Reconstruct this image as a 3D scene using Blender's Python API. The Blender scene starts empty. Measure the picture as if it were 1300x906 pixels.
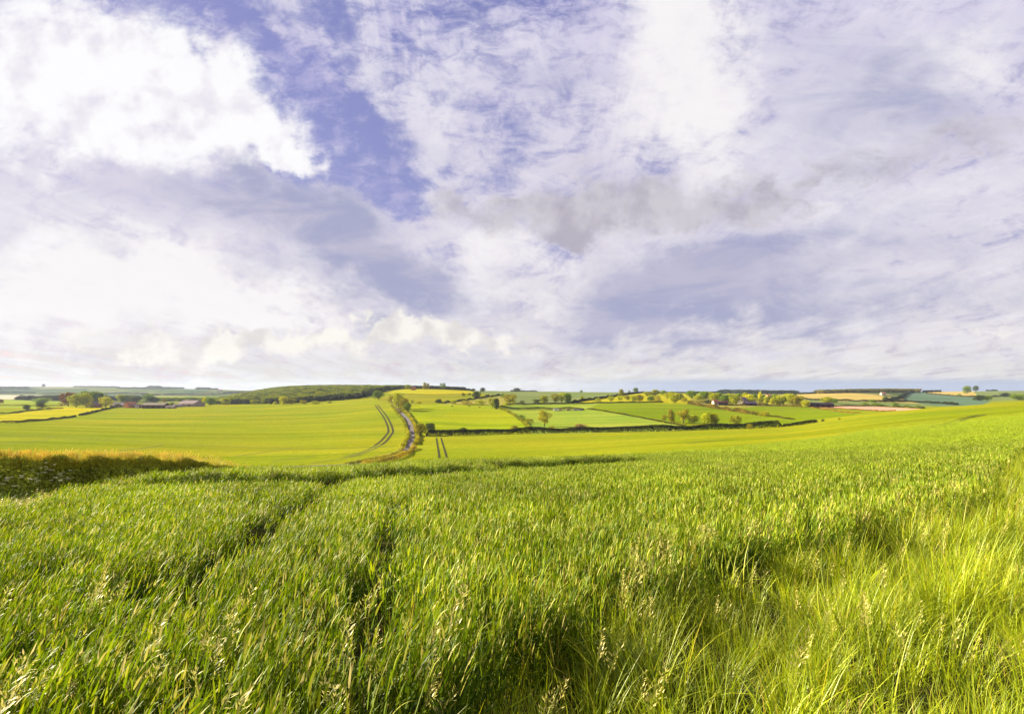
import bpy, bmesh, math
import numpy as np
R = math.radians
rng = np.random.default_rng(7)
F = 794.0; CX = 650.0; HY = 497.0          # focal length in photograph pixels, centre column, horizon row
scene = bpy.context.scene
col = scene.collection
EXPO = 2.3
ALB = .735          # overall reflectance of land and plants

# ------------------------------------------------------------------ helpers
def tag(o, label=None, cat=None, group=None, kind=None):
    if label: o['label'] = label
    if cat: o['category'] = cat
    if group: o['group'] = group
    if kind: o['kind'] = kind
    return o

def mesh_np(name, V, Q, mats, midx=None, tint=None, smooth=False):
    """V (n,3), Q (m,3|4) -> mesh"""
    V = np.asarray(V, dtype=np.float32); Q = np.asarray(Q, dtype=np.int32)
    me = bpy.data.meshes.new(name)
    k = Q.shape[1]
    me.vertices.add(len(V)); me.vertices.foreach_set('co', V.ravel())
    me.loops.add(Q.size); me.loops.foreach_set('vertex_index', Q.ravel())
    me.polygons.add(len(Q))
    me.polygons.foreach_set('loop_start', np.arange(len(Q), dtype=np.int32) * k)
    me.polygons.foreach_set('loop_total', np.full(len(Q), k, dtype=np.int32))
    for m in mats: me.materials.append(m)
    if midx is not None: me.polygons.foreach_set('material_index', np.asarray(midx, dtype=np.int32))
    me.update(calc_edges=True)
    me.polygons.foreach_set('use_smooth', np.full(len(Q), smooth))
    if tint is not None:
        a = me.attributes.new('tint', 'FLOAT', 'POINT'); a.data.foreach_set('value', np.asarray(tint, dtype=np.float32))
    return me

def link(name, me, parent=None):
    o = bpy.data.objects.new(name, me); col.objects.link(o)
    if parent: o.parent = parent
    return o

def empty(name, loc, rz=0):
    o = bpy.data.objects.new(name, None); col.objects.link(o)
    o.location = loc; o.rotation_euler = (0, 0, rz); o.empty_display_size = .5
    return o

class MB:
    """collects boxes and prisms in one mesh"""
    def __init__(s): s.v = []; s.f = []
    def add(s, vs, fs):
        b = len(s.v); s.v += [tuple(p) for p in vs]; s.f += [tuple(i + b for i in f) for f in fs]
    def box(s, x0, x1, y0, y1, z0, z1):
        s.add([(x0,y0,z0),(x1,y0,z0),(x1,y1,z0),(x0,y1,z0),(x0,y0,z1),(x1,y0,z1),(x1,y1,z1),(x0,y1,z1)],
              [(0,3,2,1),(4,5,6,7),(0,1,5,4),(1,2,6,5),(2,3,7,6),(3,0,4,7)])
    def cyl(s, c, r, ax, h, n=12):
        vs = []
        for e in (0, 1):
            for i in range(n):
                a = 2*math.pi*i/n; p = [r*math.cos(a), r*math.sin(a)]
                q = [0,0,0]; o = [k for k in (0,1,2) if k != ax]
                q[o[0]] = c[o[0]]+p[0]; q[o[1]] = c[o[1]]+p[1]; q[ax] = c[ax]+(e-.5)*h; vs.append(q)
        s.add(vs, [tuple(range(n))[::-1], tuple(range(n, 2*n))] + [(i,(i+1)%n,n+(i+1)%n,n+i) for i in range(n)])
    def build(s, name, mat, parent=None):
        me = bpy.data.meshes.new(name); me.from_pydata(s.v, [], s.f); me.materials.append(mat)
        bm = bmesh.new(); bm.from_mesh(me); bmesh.ops.recalc_face_normals(bm, faces=bm.faces); bm.to_mesh(me); bm.free()
        return link(name, me, parent)

def copy_tree(o, parent=None):
    c = o.copy(); col.objects.link(c); c.parent = parent
    for ch in list(o.children): copy_tree(ch, c)
    return c

# ------------------------------------------------------------------ materials
def nt_of(m):
    m.use_nodes = True; nt = m.node_tree; nt.nodes.clear(); return nt
def N(nt, t, **kw):
    n = nt.nodes.new(t)
    for k, v in kw.items():
        if k.startswith('i_'):
            n.inputs[int(k[2:])].default_value = v
        else: setattr(n, k, v)
    return n
def ramp(nt, fac, stops):
    r = N(nt, 'ShaderNodeValToRGB'); cr = r.color_ramp
    while len(cr.elements) > 1: cr.elements.remove(cr.elements[-1])
    cr.elements[0].position = stops[0][0]; cr.elements[0].color = (*stops[0][1], 1)
    for p, c in stops[1:]:
        e = cr.elements.new(p); e.color = (*c, 1)
    nt.links.new(fac, r.inputs[0]); return r.outputs[0]
def mixc(nt, f, a, b, mode='MIX'):
    m = N(nt, 'ShaderNodeMix', data_type='RGBA', blend_type=mode)
    for s, v in ((m.inputs[0], f), (m.inputs[6], a), (m.inputs[7], b)):
        if isinstance(v, (int, float)): s.default_value = v
        elif isinstance(v, tuple): s.default_value = (*v, 1) if len(v) == 3 else v
        else: nt.links.new(v, s)
    return m.outputs[2]
def math_(nt, op, a, b=None, c=None, clamp=False):
    m = N(nt, 'ShaderNodeMath', operation=op, use_clamp=clamp)
    for i, v in enumerate((a, b, c)):
        if v is None: continue
        if isinstance(v, (int, float)): m.inputs[i].default_value = v
        else: nt.links.new(v, m.inputs[i])
    return m.outputs[0]
def noise(nt, vec, scale, detail=4, rough=.55, dist=0):
    n = N(nt, 'ShaderNodeTexNoise'); n.inputs['Scale'].default_value = scale
    n.inputs['Detail'].default_value = detail; n.inputs['Roughness'].default_value = rough
    n.inputs['Distortion'].default_value = dist
    if vec is not None: nt.links.new(vec, n.inputs['Vector'])
    return n
def mapping(nt, vec, loc=(0,0,0), rot=(0,0,0), scale=(1,1,1), typ='POINT'):
    m = N(nt, 'ShaderNodeMapping', vector_type=typ)
    m.inputs['Location'].default_value = loc; m.inputs['Rotation'].default_value = rot; m.inputs['Scale'].default_value = scale
    nt.links.new(vec, m.inputs['Vector']); return m.outputs[0]
def mul(c, k): return tuple(v*k for v in c)

def plain(name, rgb, rough=.8, var=.25, scale=1.5, metal=0):
    rgb = mul(rgb, ALB); m = bpy.data.materials.new(name); nt = nt_of(m)
    tc = N(nt, 'ShaderNodeTexCoord'); n = noise(nt, tc.outputs['Object'], scale, 5, .65)
    c = ramp(nt, n.outputs[0], [(.25, mul(rgb, 1-var)), (.75, mul(rgb, 1+var))])
    b = N(nt, 'ShaderNodeBsdfPrincipled'); b.inputs['Roughness'].default_value = rough; b.inputs['Metallic'].default_value = metal; b.inputs['Specular IOR Level'].default_value = .5 if rough < .5 else .04
    nt.links.new(c, b.inputs['Base Color'])
    bp = N(nt, 'ShaderNodeBump'); bp.inputs['Strength'].default_value = .3; bp.inputs['Distance'].default_value = .03
    nt.links.new(n.outputs[0], bp.inputs['Height']); nt.links.new(bp.outputs[0], b.inputs['Normal'])
    o = N(nt, 'ShaderNodeOutputMaterial'); nt.links.new(b.outputs[0], o.inputs[0]); return m

def N2(nt, ms_):
    q = N(nt, 'ShaderNodeSeparateXYZ'); nt.links.new(ms_, q.inputs[0]); return q.outputs[1]
def field_mat(name, rgb, rot=0, stripe=.18, rough=.9, fine=1.0, alt=None):
    """a growing crop seen from afar: drilling-row streaks, patches, fine grain and bump"""
    rgb = mul(rgb, ALB); alt = mul(alt, ALB) if alt else None
    m = bpy.data.materials.new(name); nt = nt_of(m)
    g = N(nt, 'ShaderNodeNewGeometry'); P = g.outputs['Position']
    ms = mapping(nt, P, rot=(0, 0, R(rot)), scale=(.006, .16, .0))
    s = noise(nt, ms, 1.0, 5, .6, .3)
    ms2 = mapping(nt, P, rot=(0, 0, R(rot)), scale=(.02, .9, 0))
    s2 = noise(nt, ms2, 1.0, 3, .6)
    big = noise(nt, P, .012, 4, .6)
    gr = noise(nt, P, 2.2*fine, 4, .7)
    a = alt or mul(rgb, 1-stripe*1.6)
    c = mixc(nt, ramp(nt, s.outputs[0], [(.3, (0,0,0)), (.7, (1,1,1))]), a, mul(rgb, 1+stripe))
    c = mixc(nt, .5, c, ramp(nt, s2.outputs[0], [(.3, mul(rgb, .8)), (.7, mul(rgb, 1.2))]))
    c = mixc(nt, ramp(nt, big.outputs[0], [(.35, (0,0,0)), (.65, (.75,.75,.75))]), c, (rgb[0]*1.38, rgb[1]*1.06, rgb[2]*1.2))
    b3 = noise(nt, mapping(nt, P, rot=(0, 0, R(rot*.35+4)), scale=(.0035, .035, 0)), 1.0, 6, .6, .5)
    c = mixc(nt, 1.0, c, ramp(nt, b3.outputs[0], [(.33, (.74,.80,.7)), (.5, (1,1,1)), (.67, (1.26,1.16,1.3))]), 'MULTIPLY')
    tl = math_(nt, 'PINGPONG', math_(nt, 'ADD', N2(nt, ms_=mapping(nt, P, rot=(0,0,R(rot+6)), scale=(.004,1,0))), math_(nt, 'MULTIPLY', big.outputs[0], 26.0)), 12.0)
    c = mixc(nt, math_(nt, 'MULTIPLY', ramp(nt, tl, [(0,(1,1,1)),(.45,(1,1,1)),(.8,(0,0,0))]), .26), c, mul(rgb, .45))
    gm = noise(nt, P, .35, 5, .7); c = mixc(nt, 1.0, c, ramp(nt, gm.outputs[0], [(.3,(.78,.82,.78)),(.7,(1.18,1.14,1.2))]), 'MULTIPLY')
    v = ramp(nt, gr.outputs[0], [(.3, (.62,.66,.6)), (.7, (1.3,1.28,1.3))])
    c = mixc(nt, 1.0, c, v, 'MULTIPLY')
    b = N(nt, 'ShaderNodeBsdfPrincipled'); b.inputs['Roughness'].default_value = rough
    b.inputs['Specular IOR Level'].default_value = .0
    nt.links.new(c, b.inputs['Base Color'])
    bp = N(nt, 'ShaderNodeBump'); bp.inputs['Strength'].default_value = .55; bp.inputs['Distance'].default_value = .25
    nt.links.new(gr.outputs[0], bp.inputs['Height']); nt.links.new(bp.outputs[0], b.inputs['Normal'])
    o = N(nt, 'ShaderNodeOutputMaterial'); nt.links.new(b.outputs[0], o.inputs[0]); return m

def mosaic_mat(name):
    """distant countryside: a patchwork of small fields"""
    m = bpy.data.materials.new(name); nt = nt_of(m)
    g = N(nt, 'ShaderNodeNewGeometry'); P = g.outputs['Position']
    mp = mapping(nt, P, rot=(0,0,.3), scale=(.0050, .0016, 0))
    v = N(nt, 'ShaderNodeTexVoronoi'); v.inputs['Scale'].default_value = 1; nt.links.new(mp, v.inputs['Vector'])
    sp = N(nt, 'ShaderNodeSeparateColor'); nt.links.new(v.outputs['Color'], sp.inputs[0])
    c = ramp(nt, sp.outputs[0], [(0,(.035,.065,.028)),(.25,(.065,.10,.03)),(.5,(.11,.135,.035)),(.72,(.045,.08,.03)),(.88,(.17,.165,.06)),(1,(.12,.11,.06))])
    c.node.color_ramp.interpolation = 'CONSTANT'
    v2 = N(nt, 'ShaderNodeTexVoronoi', feature='DISTANCE_TO_EDGE'); v2.inputs['Scale'].default_value = 1; nt.links.new(mp, v2.inputs['Vector'])
    c = mixc(nt, ramp(nt, v2.outputs[0], [(0,(1,1,1)),(.022,(1,1,1)),(.03,(0,0,0))]), c, (.05,.075,.025))
    n = noise(nt, P, .03, 5, .6)
    c = mixc(nt, 1.0, c, ramp(nt, n.outputs[0], [(.3,(.58,.61,.62)),(.7,(.92,.88,.84))]), 'MULTIPLY')
    b = N(nt, 'ShaderNodeBsdfPrincipled'); b.inputs['Roughness'].default_value = .95; b.inputs['Specular IOR Level'].default_value = 0
    nt.links.new(c, b.inputs['Base Color'])
    o = N(nt, 'ShaderNodeOutputMaterial'); nt.links.new(b.outputs[0], o.inputs[0]); return m

def leaf_mat(name, use_obj=True, stops=None, trans=.3, rough=.5, spec=.5, nscale=None, tintw=1.0, nlo=.7, nhi=1.3):
    """foliage: colour from object colour (trees) or from the per-leaf attribute 'tint' (grasses)"""
    m = bpy.data.materials.new(name); nt = nt_of(m)
    at = N(nt, 'ShaderNodeAttribute', attribute_name='tint')
    oi = N(nt, 'ShaderNodeObjectInfo')
    if use_obj:
        k = ramp(nt, at.outputs['Fac'], [(0,(.5,.55,.55)),(.5,(.95,.95,.95)),(1,(1.5,1.4,1.2))])
        c = mixc(nt, 1.0, oi.outputs['Color'], k, 'MULTIPLY')
    else:
        f = math_(nt, 'ADD', math_(nt, 'MULTIPLY', at.outputs['Fac'], tintw), math_(nt, 'MULTIPLY', oi.outputs['Random'], 1-tintw))
        c = ramp(nt, f, [(p, mul(q, ALB)) for p, q in stops])
    if nscale:
        g = N(nt, 'ShaderNodeNewGeometry'); n = noise(nt, g.outputs['Position'], nscale, 3, .6)
        c = mixc(nt, 1.0, c, ramp(nt, n.outputs[0], [(.32,(nlo,nlo,nlo)),(.68,(nhi*1.03,nhi,nhi*.9))]), 'MULTIPLY')
    b = N(nt, 'ShaderNodeBsdfPrincipled'); b.inputs['Roughness'].default_value = rough; b.inputs['Specular IOR Level'].default_value = spec
    nt.links.new(c, b.inputs['Base Color'])
    t = N(nt, 'ShaderNodeBsdfTranslucent'); nt.links.new(c, t.inputs[0])
    mx = N(nt, 'ShaderNodeMixShader'); mx.inputs[0].default_value = trans
    nt.links.new(b.outputs[0], mx.inputs[1]); nt.links.new(t.outputs[0], mx.inputs[2])
    o = N(nt, 'ShaderNodeOutputMaterial'); nt.links.new(mx.outputs[0], o.inputs[0]); return m

# ------------------------------------------------------------------ terrain heights
def near(s, Yc, extra=()):                # wheat-covered slope below the camera; values are crop-top heights
    return [(1.0, -1.0-s), (Yc*.5, -1.0-s*Yc*.5), (Yc, -1.0-s*Yc)]
def far(lst): return [(Y, -(v-HY)/F*Y) for Y, v in lst]
COLS = {
 -600: near(.118, 18)+[(40,-8.5),(100,-17),(180,-23)]+far([(250,575),(460,540),(700,525),(1000,515),(1300,511),(1800,505),(2800,502),(3500,499.5),(5000,490),(7500,492)]),
 0:    near(.108, 22)+[(40,-8.2),(100,-16),(180,-22.5)]+far([(250,575),(460,540),(700,525),(1000,515),(1300,511),(1800,505.5),(2800,502.5),(3500,499.5),(5000,490.3),(7500,492)]),
 150:  near(.098, 27)+[(45,-7.6),(100,-15),(180,-21.5)]+far([(250,577),(460,545),(700,527),(900,517.5),(1100,515),(1400,511),(1800,506.5),(2800,503),(3500,500),(5000,491),(7500,493)]),
 300:  near(.088, 33)+[(55,-7.6),(100,-13.5),(160,-19.5)]+far([(210,591),(300,572),(450,548),(700,527),(900,516.5),(1050,513),(1200,512),(1500,509),(2500,504),(3500,499),(4500,494.6),(7500,496)]),
 345:  near(.090, 36)+[(55,-7.8),(100,-13.5),(160,-19.5)]+far([(205,591),(300,571),(450,548),(700,526),(900,515),(1050,511),(1300,504),(1700,496),(2100,493),(3000,497),(5000,497),(7500,498)]),
 400:  near(.092, 38)+[(60,-8.3),(100,-13.2),(160,-19.5)]+far([(200,591),(300,570),(450,547),(700,525),(850,513),(950,509),(1300,500),(1700,493.5),(2000,492),(3000,497),(5000,499),(7500,499)]),
 455:  near(.089, 40)+[(60,-7.9),(100,-13),(160,-19)]+far([(205,588),(300,567),(450,545),(700,521),(850,510),(950,506),(1300,497.5),(1600,492.5),(2000,492),(3000,498),(7500,500)]),
 520:  near(.0845, 42)+[(60,-7.4),(100,-12.5),(160,-18.4)]+far([(215,583),(330,560),(430,546),(570,525),(700,514),(800,509.5),(1000,501.5),(1300,493.6),(1450,493.2),(2500,499),(7500,500)]),
 560:  near(.085, 44)+[(60,-7.2),(100,-12.3),(160,-18.4)]+far([(207,583),(280,566),(400,549),(520,533),(650,519),(720,514),(850,507.5),(1050,500),(1300,493.6),(1450,493.3),(2500,499),(7500,500)]),
 600:  near(.0855, 45)+[(60,-7.2),(100,-12.1),(160,-18)]+far([(200,583),(250,571),(300,561),(400,551),(480,542),(600,525),(720,514),(850,506),(1050,500),(1300,497),(1700,495.5),(2500,500),(7500,500)]),
 700:  near(.0837, 48)+[(80,-9.0),(120,-13.1)]+far([(200,577),(300,560),(400,549),(500,537),(620,522),(720,516),(850,510),(1100,503),(1500,497.2),(2000,496.6),(3000,500),(7500,499)]),
 800:  near(.083, 55)+far([(100,574.5),(200,566),(300,556),(400,547),(500,534),(650,518),(750,512),(900,506),(1200,500),(1500,497.6),(2500,500),(7500,498.5)]),
 900:  near(.0803, 60)+far([(100,570.5),(200,560),(300,551),(400,545),(500,534),(650,519),(800,511),(1000,504),(1400,499),(2500,498.5),(4000,498),(7500,498)]),
 1000: near(.079, 60)+far([(100,566),(200,555),(300,546),(360,541.5),(450,535),(600,523),(800,515),(1100,508),(1500,502),(2500,500.5),(4000,499.5),(7500,498)]),
 1070: near(.075, 60)+far([(100,562),(200,548),(300,537),(380,530),(450,527),(600,522),(800,516),(1200,508),(1700,499),(2000,498.2),(3500,500),(7500,498)]),
 1130: near(.0715, 60)+far([(100,557),(200,541),(300,530),(400,523),(440,522),(600,521.5),(800,516.5),(1200,508),(1700,501),(2100,496.8),(3500,499),(7500,498)]),
 1200: near(.0664, 60)+far([(100,552),(200,534),(300,523),(400,516.8),(450,515.8),(550,520),(800,516),(1200,511),(1700,504),(2400,496.6),(3500,499),(7500,498)]),
 1300: near(.0589, 60)+far([(100,543.5),(200,524.5),(300,514.5),(400,510.3),(460,509.2),(550,513),(900,511.5),(1300,507),(1800,501),(2500,495.3),(4000,498),(7500,498)]),
 1500: near(.0475, 60)+far([(100,530),(200,512),(300,505),(450,501),(600,504),(1300,504),(2500,495.5),(7500,498)]),
 2000: near(.03, 60)+far([(100,515),(200,502),(300,498),(450,496),(600,499),(2500,495.5),(7500,498)]),
}
LT0, LT1, NT = math.log(1.0), math.log(9000.0), 900
TT = np.linspace(LT0, LT1, NT)
XK = np.array(sorted(COLS)); XF = np.arange(-600, 2001, 10.0)
def gsm(a, sig, axis):
    n = int(sig*3)+1; k = np.exp(-.5*(np.arange(-n, n+1)/sig)**2); k /= k.sum()
    ap = np.pad(a, [(n, n) if i == axis else (0, 0) for i in range(a.ndim)], mode='edge')
    return np.apply_along_axis(lambda r: np.convolve(r, k, mode='valid'), axis, ap)
Zk = np.array([np.interp(np.exp(TT), [p[0] for p in COLS[x]], [p[1] for p in COLS[x]]) for x in XK])
Zg = np.array([np.interp(XF, XK, Zk[:, j]) for j in range(NT)]).T
Zg = gsm(gsm(Zg, 5, 1), 2.2, 0)
YT = np.exp(TT)
CROP = .75*(1-np.clip((YT-160)/220, 0, 1)**2)           # crop height hidden in the traced surface
Zg = Zg - CROP[None, :]
# terrain step added along the headland track to show a shaded line
SHADE_STEP = []
def hgt(x, y):
    x = np.asarray(x, float); y = np.asarray(y, float)
    yc = np.clip(y, 1.2, 8900)
    X = np.clip(CX+F*x/np.maximum(yc, 2.0), -599, 1999); t = (np.log(yc)-LT0)/(LT1-LT0)*(NT-1)
    u = (X-XF[0])/10.0
    i = np.clip(u.astype(int), 0, len(XF)-2); j = np.clip(t.astype(int), 0, NT-2); fu = u-i; ft = t-j
    z = (Zg[i,j]*(1-fu)*(1-ft)+Zg[i+1,j]*fu*(1-ft)+Zg[i,j+1]*(1-fu)*ft+Zg[i+1,j+1]*fu*ft)
    if SHADE_STEP:
        k = (y < 75) & (y > 15)
        if np.any(k):
            z = np.array(z, float, ndmin=1); xx = np.array(x, float, ndmin=1); yy = np.array(y, float, ndmin=1); k = np.array(k, ndmin=1)
            for L in SHADE_STEP:            # a low terrace: the land drops just before the headland track and rises just behind it
                la = np.array([p[0]/p[1] for p in L]); d = seg_dist(xx[k], yy[k], L); sg = np.sign(yy[k]-np.interp(xx[k]/yy[k], la, [p[1] for p in L])); t = sg*d/1.7
                z[k] += .62*t*np.exp(-t*t)
            z = z.reshape(np.shape(y))
    return z
_Ys = np.exp(np.linspace(math.log(1.5), math.log(8500), 6000))
def at(px, py, ymin=150, ymax=8400, lift=0.0):
    """world point on the land seen at a photograph pixel (first hit beyond ymin)"""
    Y = _Ys[(_Ys >= ymin) & (_Ys <= ymax)]
    x = (px-CX)/F*Y; z = hgt(x, Y)+lift
    v = HY-z/Y*F
    k = np.nonzero(v <= py)[0]
    i = k[0] if len(k) else int(np.argmin(v))
    if i > 0 and len(k):
        a = (v[i-1]-py)/max(v[i-1]-v[i], 1e-6); a = min(max(a, 0), 1)
        Yi = Y[i-1]+a*(Y[i]-Y[i-1])
    else: Yi = Y[i]
    xi = (px-CX)/F*Yi
    return np.array([xi, Yi, float(hgt(xi, Yi))])
def dens(pts, step=6):
    out = []
    for (a, b) in zip(pts[:-1], pts[1:]):
        n = max(1, int(max(abs(b[0]-a[0]), abs(b[1]-a[1])*3)/step))
        for i in range(n): out.append((a[0]+(b[0]-a[0])*i/n, a[1]+(b[1]-a[1])*i/n))
    out.append(pts[-1]); return out
def inpoly(px, py, poly):
    poly = np.asarray(poly); r = np.zeros(len(px), bool); n = len(poly)
    bb = (px >= poly[:,0].min()) & (px <= poly[:,0].max()) & (py >= poly[:,1].min()) & (py <= poly[:,1].max())
    ii = np.nonzero(bb)[0]; x = px[ii]; y = py[ii]; c = np.zeros(len(ii), bool)
    for k in range(n):
        x0, y0 = poly[k]; x1, y1 = poly[(k+1) % n]
        if y0 == y1: continue
        c ^= ((y0 > y) != (y1 > y)) & (x < (x1-x0)*(y-y0)/(y1-y0)+x0)
    r[ii] = c; return r

# ------------------------------------------------------------------ ground sheet with its fields
FM = [field_mat('crop_spring', (0.182,0.230,0.0099), 8, .14),               # 0 wheat seen from afar
      mosaic_mat('far_patchwork'),                                       # 1
      field_mat('crop_yellow', (0.300,0.315,0.0084), -10, .10),               # 2
      field_mat('crop_cream', (0.379,0.390,0.2892), 0, .08),                   # 3
      field_mat('crop_olive', (0.177,0.206,0.0105), 0, .15),                  # 4
      field_mat('crop_bright', (0.218,0.288,0.0069), 60, .12),                # 5
      field_mat('pasture_dull', (0.135,0.192,0.0611), 20, .15),                # 6
      field_mat('pasture_pale', (0.196,0.288,0.0318), 10, .12),                # 7
      field_mat('pasture_vivid', (0.145,0.217,0.0069), -20, .10),             # 8
      field_mat('crop_gold', (0.372,0.322,0.0897), 0, .10),                    # 9
      field_mat('stubble_tan', (0.519,0.301,0.1942), 5, .08),                  # 10
      field_mat('crop_bluegreen', (0.087,0.161,0.0990), 70, .18),              # 11
      field_mat('pasture_rough', (0.246,0.261,0.0514), 0, .2, alt=(.09,.11,.015)),# 12
      field_mat('soil_under_crop', (.04,.04,.015), 0, .2),            # 13
      ]
FIELDS = [
 (7, 1200, [(-90,507),(80,507),(80,515),(-90,515)]),
 (7, 900, [(-90,515),(78,515),(30,522),(0,527.5),(-90,534)]),
 (3, 1500, [(-90,500.5),(60,501.5),(80,506.5),(-90,507)]),
 (2, 500, [(-90,544),(0,537.5),(60,533),(97,528.5),(148,516.5),(125,515.5),(78,515),(30,522),(0,527.5),(-90,534)]),
 (7, 1300, [(200,503),(345,504),(290,510),(200,510)]),
 (4, 700, [(478,508),(500,497),(598,499),(630,500),(560,511),(525,514),(505,515)]),
 (2, 900, [(484,498.5),(505,495),(525,492),(570,492),(604,497.3),(592,500.2),(560,500.6),(520,500),(500,499.5)]),
 (5, 380, [(516,514),(560,513.5),(625,514),(640,521),(660,534),(675,549),(620,552),(541,554),(530,545),(521,528)]),
 (12, 600, [(555,513.5),(600,506.5),(630,501.5),(650,503),(634,516),(625,514)]),
 (6, 700, [(601,498),(606,494),(640,494),(800,495.5),(800,498),(757,505.5),(725,510.5),(655,513.5),(650,503),(630,501.5)]),
 (7, 600, [(655,513),(725,511.5),(790,510.5),(775,513),(745,518.5),(633,518)]),
 (7, 380, [(633,518.5),(745,519),(790,526),(850,536.5),(880,546),(760,549),(676,551),(665,536),(648,525)]),
 (8, 380, [(745,519),(762,511.5),(790,510.5),(875,512),(905,518),(945,524.5),(1010,533),(1040,536),(1000,541.5),(940,544.5),(880,546),(850,536.5),(790,526)]),
 (2, 700, [(735,510.5),(757,505.5),(800,498.5),(870,500),(905,505),(890,514),(790,510.5)]),
 (12, 700, [(870,500),(1000,500),(1030,512),(960,516),(930,520),(880,512)]),
 (8, 430, [(925,519),(960,516),(1030,516.5),(1094,527.5),(1064,533),(1040,535.5),(1010,532.5),(945,524)]),
 (8, 600, [(1030,516.5),(1090,519),(1136,523.5),(1150,530),(1064,533),(1094,527.5)]),
 (6, 800, [(1005,505),(1075,508),(1165,510),(1250,514),(1200,520),(1100,515.5),(1040,517)]),
 (9, 1000, [(1007,501.5),(1012,499),(1060,497),(1110,501),(1150,507),(1200,513),(1100,509.5),(1060,509),(1020,506.5)]),
 (10, 560, [(1036,517.8),(1072,515.2),(1100,515.4),(1170,518.8),(1140,523.8),(1090,519.2)]),
 (11, 800, [(1146,508),(1156,497),(1174,497),(1242,503.5),(1262,508),(1240,516),(1190,515),(1150,509)]),
 (9, 1500, [(1172,496),(1235,494),(1242,503.5),(1180,499)]),
 (6, 1200, [(1235,494),(1450,494),(1450,512),(1262,512),(1242,503.5)]),
]
# margin of the wheat field, beside the photographer (world metres)
MARGIN = np.array([(-6,-8),(-1.1,1.9),(-.75,2.9),(-.1,3.8),(.7,4.75),(1.7,6.2),(3.1,7.7),(4.5,8.5),(6.1,9.4),(8.7,11.6),(13.4,17.6),(45,55),(60,40),(60,-8)])
na, nr = 1400, 820
aa = np.linspace(-1.45, 1.45, na); rr = np.exp(np.linspace(math.log(5), math.log(8900), nr))
A, RR = np.meshgrid(aa, rr); GX = A*RR; GY = RR-20.0
GZ = hgt(GX, GY)
# headland wheel tracks, lined by the step that shows a dark band
def seg_dist(x, y, pts):
    d = np.full(x.shape, 1e9)
    for (x0,y0),(x1,y1) in zip(pts[:-1], pts[1:]):
        L2 = (x1-x0)**2+(y1-y0)**2; t = np.clip(((x-x0)*(x1-x0)+(y-y0)*(y1-y0))/L2, 0, 1)
        d = np.minimum(d, np.hypot(x-x0-t*(x1-x0), y-y0-t*(y1-y0)))
    return d
def near_at(px, py):                       # on the crop top of the near slope
    return at(px, py, 1.6, 70, .75)[:2]
TRACKS = [[near_at(*p) for p in L] for L in (
    [(205,735),(262,690),(300,668),(345,645),(388,622),(425,604),(438,597)],
    [(445,850),(452,760),(462,715),(478,672),(488,644),(492,632)],
)]
HEAD = [near_at(*p) for p in [(250,604),(330,604),(400,602),(436,600),(500,597.5),(560,594),(600,590.5)]]
HEAD2 = [near_at(*p) for p in [(655,588.5),(700,586.5),(740,584.5),(775,582.5)]]
SHADE_STEP += [HEAD, HEAD2]
GZ = hgt(GX, GY)
V = np.stack([GX, GY, GZ], -1).reshape(-1, 3)
idx = np.arange(na*nr).reshape(nr, na)
Q = np.stack([idx[:-1,:-1], idx[:-1,1:], idx[1:,1:], idx[1:,:-1]], -1).reshape(-1, 4)
cx = V[Q,0].mean(1); cy = V[Q,1].mean(1)
mi = np.zeros(len(Q), np.int32)
fx = CX+F*cx/np.maximum(cy, 1); ly = np.log(np.maximum(cy, 1))*200
mi[(cy > 1350)] = 1
mi[cy < 130] = 13
for m, y0, poly in FIELDS:
    P = [at(px, py, y0) for px, py in dens(poly)]
    PP = [(CX+F*p[0]/p[1], math.log(p[1])*200) for p in P]
    mi[inpoly(fx, ly, PP) & (cy > 330)] = m
ground = link('ground', mesh_np('ground', V, Q, FM, mi, smooth=True))
tag(ground, 'rolling farmland of green and yellow fields running to the far hills', 'ground', kind='structure')

# ------------------------------------------------------------------ ribbons on the ground (road, wheel tracks)
def ribbon(name, pts, w, mat, lift=.06, cross=5, camber=0, sub=8):
    P = []
    for a, b in zip(pts[:-1], pts[1:]):
        for i in range(sub): P.append(np.array(a[:2])+(np.array(b[:2])-np.array(a[:2]))*i/sub)
    P.append(np.array(pts[-1][:2])); P = np.array(P)
    for _ in range(6): P[1:-1] = (P[:-2]+2*P[1:-1]+P[2:])/4
    T = np.gradient(P, axis=0); T /= np.linalg.norm(T, axis=1)[:, None]
    Nn = np.stack([-T[:,1], T[:,0]], -1)
    vs = []
    for k in range(cross):
        s = (k/(cross-1)-.5); q = P+Nn*s*w; z = hgt(q[:,0], q[:,1])+lift+camber*(1-4*s*s)
        vs.append(np.stack([q[:,0], q[:,1], z], -1))
    V = np.stack(vs, 1).reshape(-1, 3); n = len(P); ii = np.arange(n*cross).reshape(n, cross)
    Q = np.stack([ii[:-1,:-1], ii[:-1,1:], ii[1:,1:], ii[1:,:-1]], -1).reshape(-1, 4)
    return link(name, mesh_np(name, V, Q, [mat], smooth=True)), P

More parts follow.
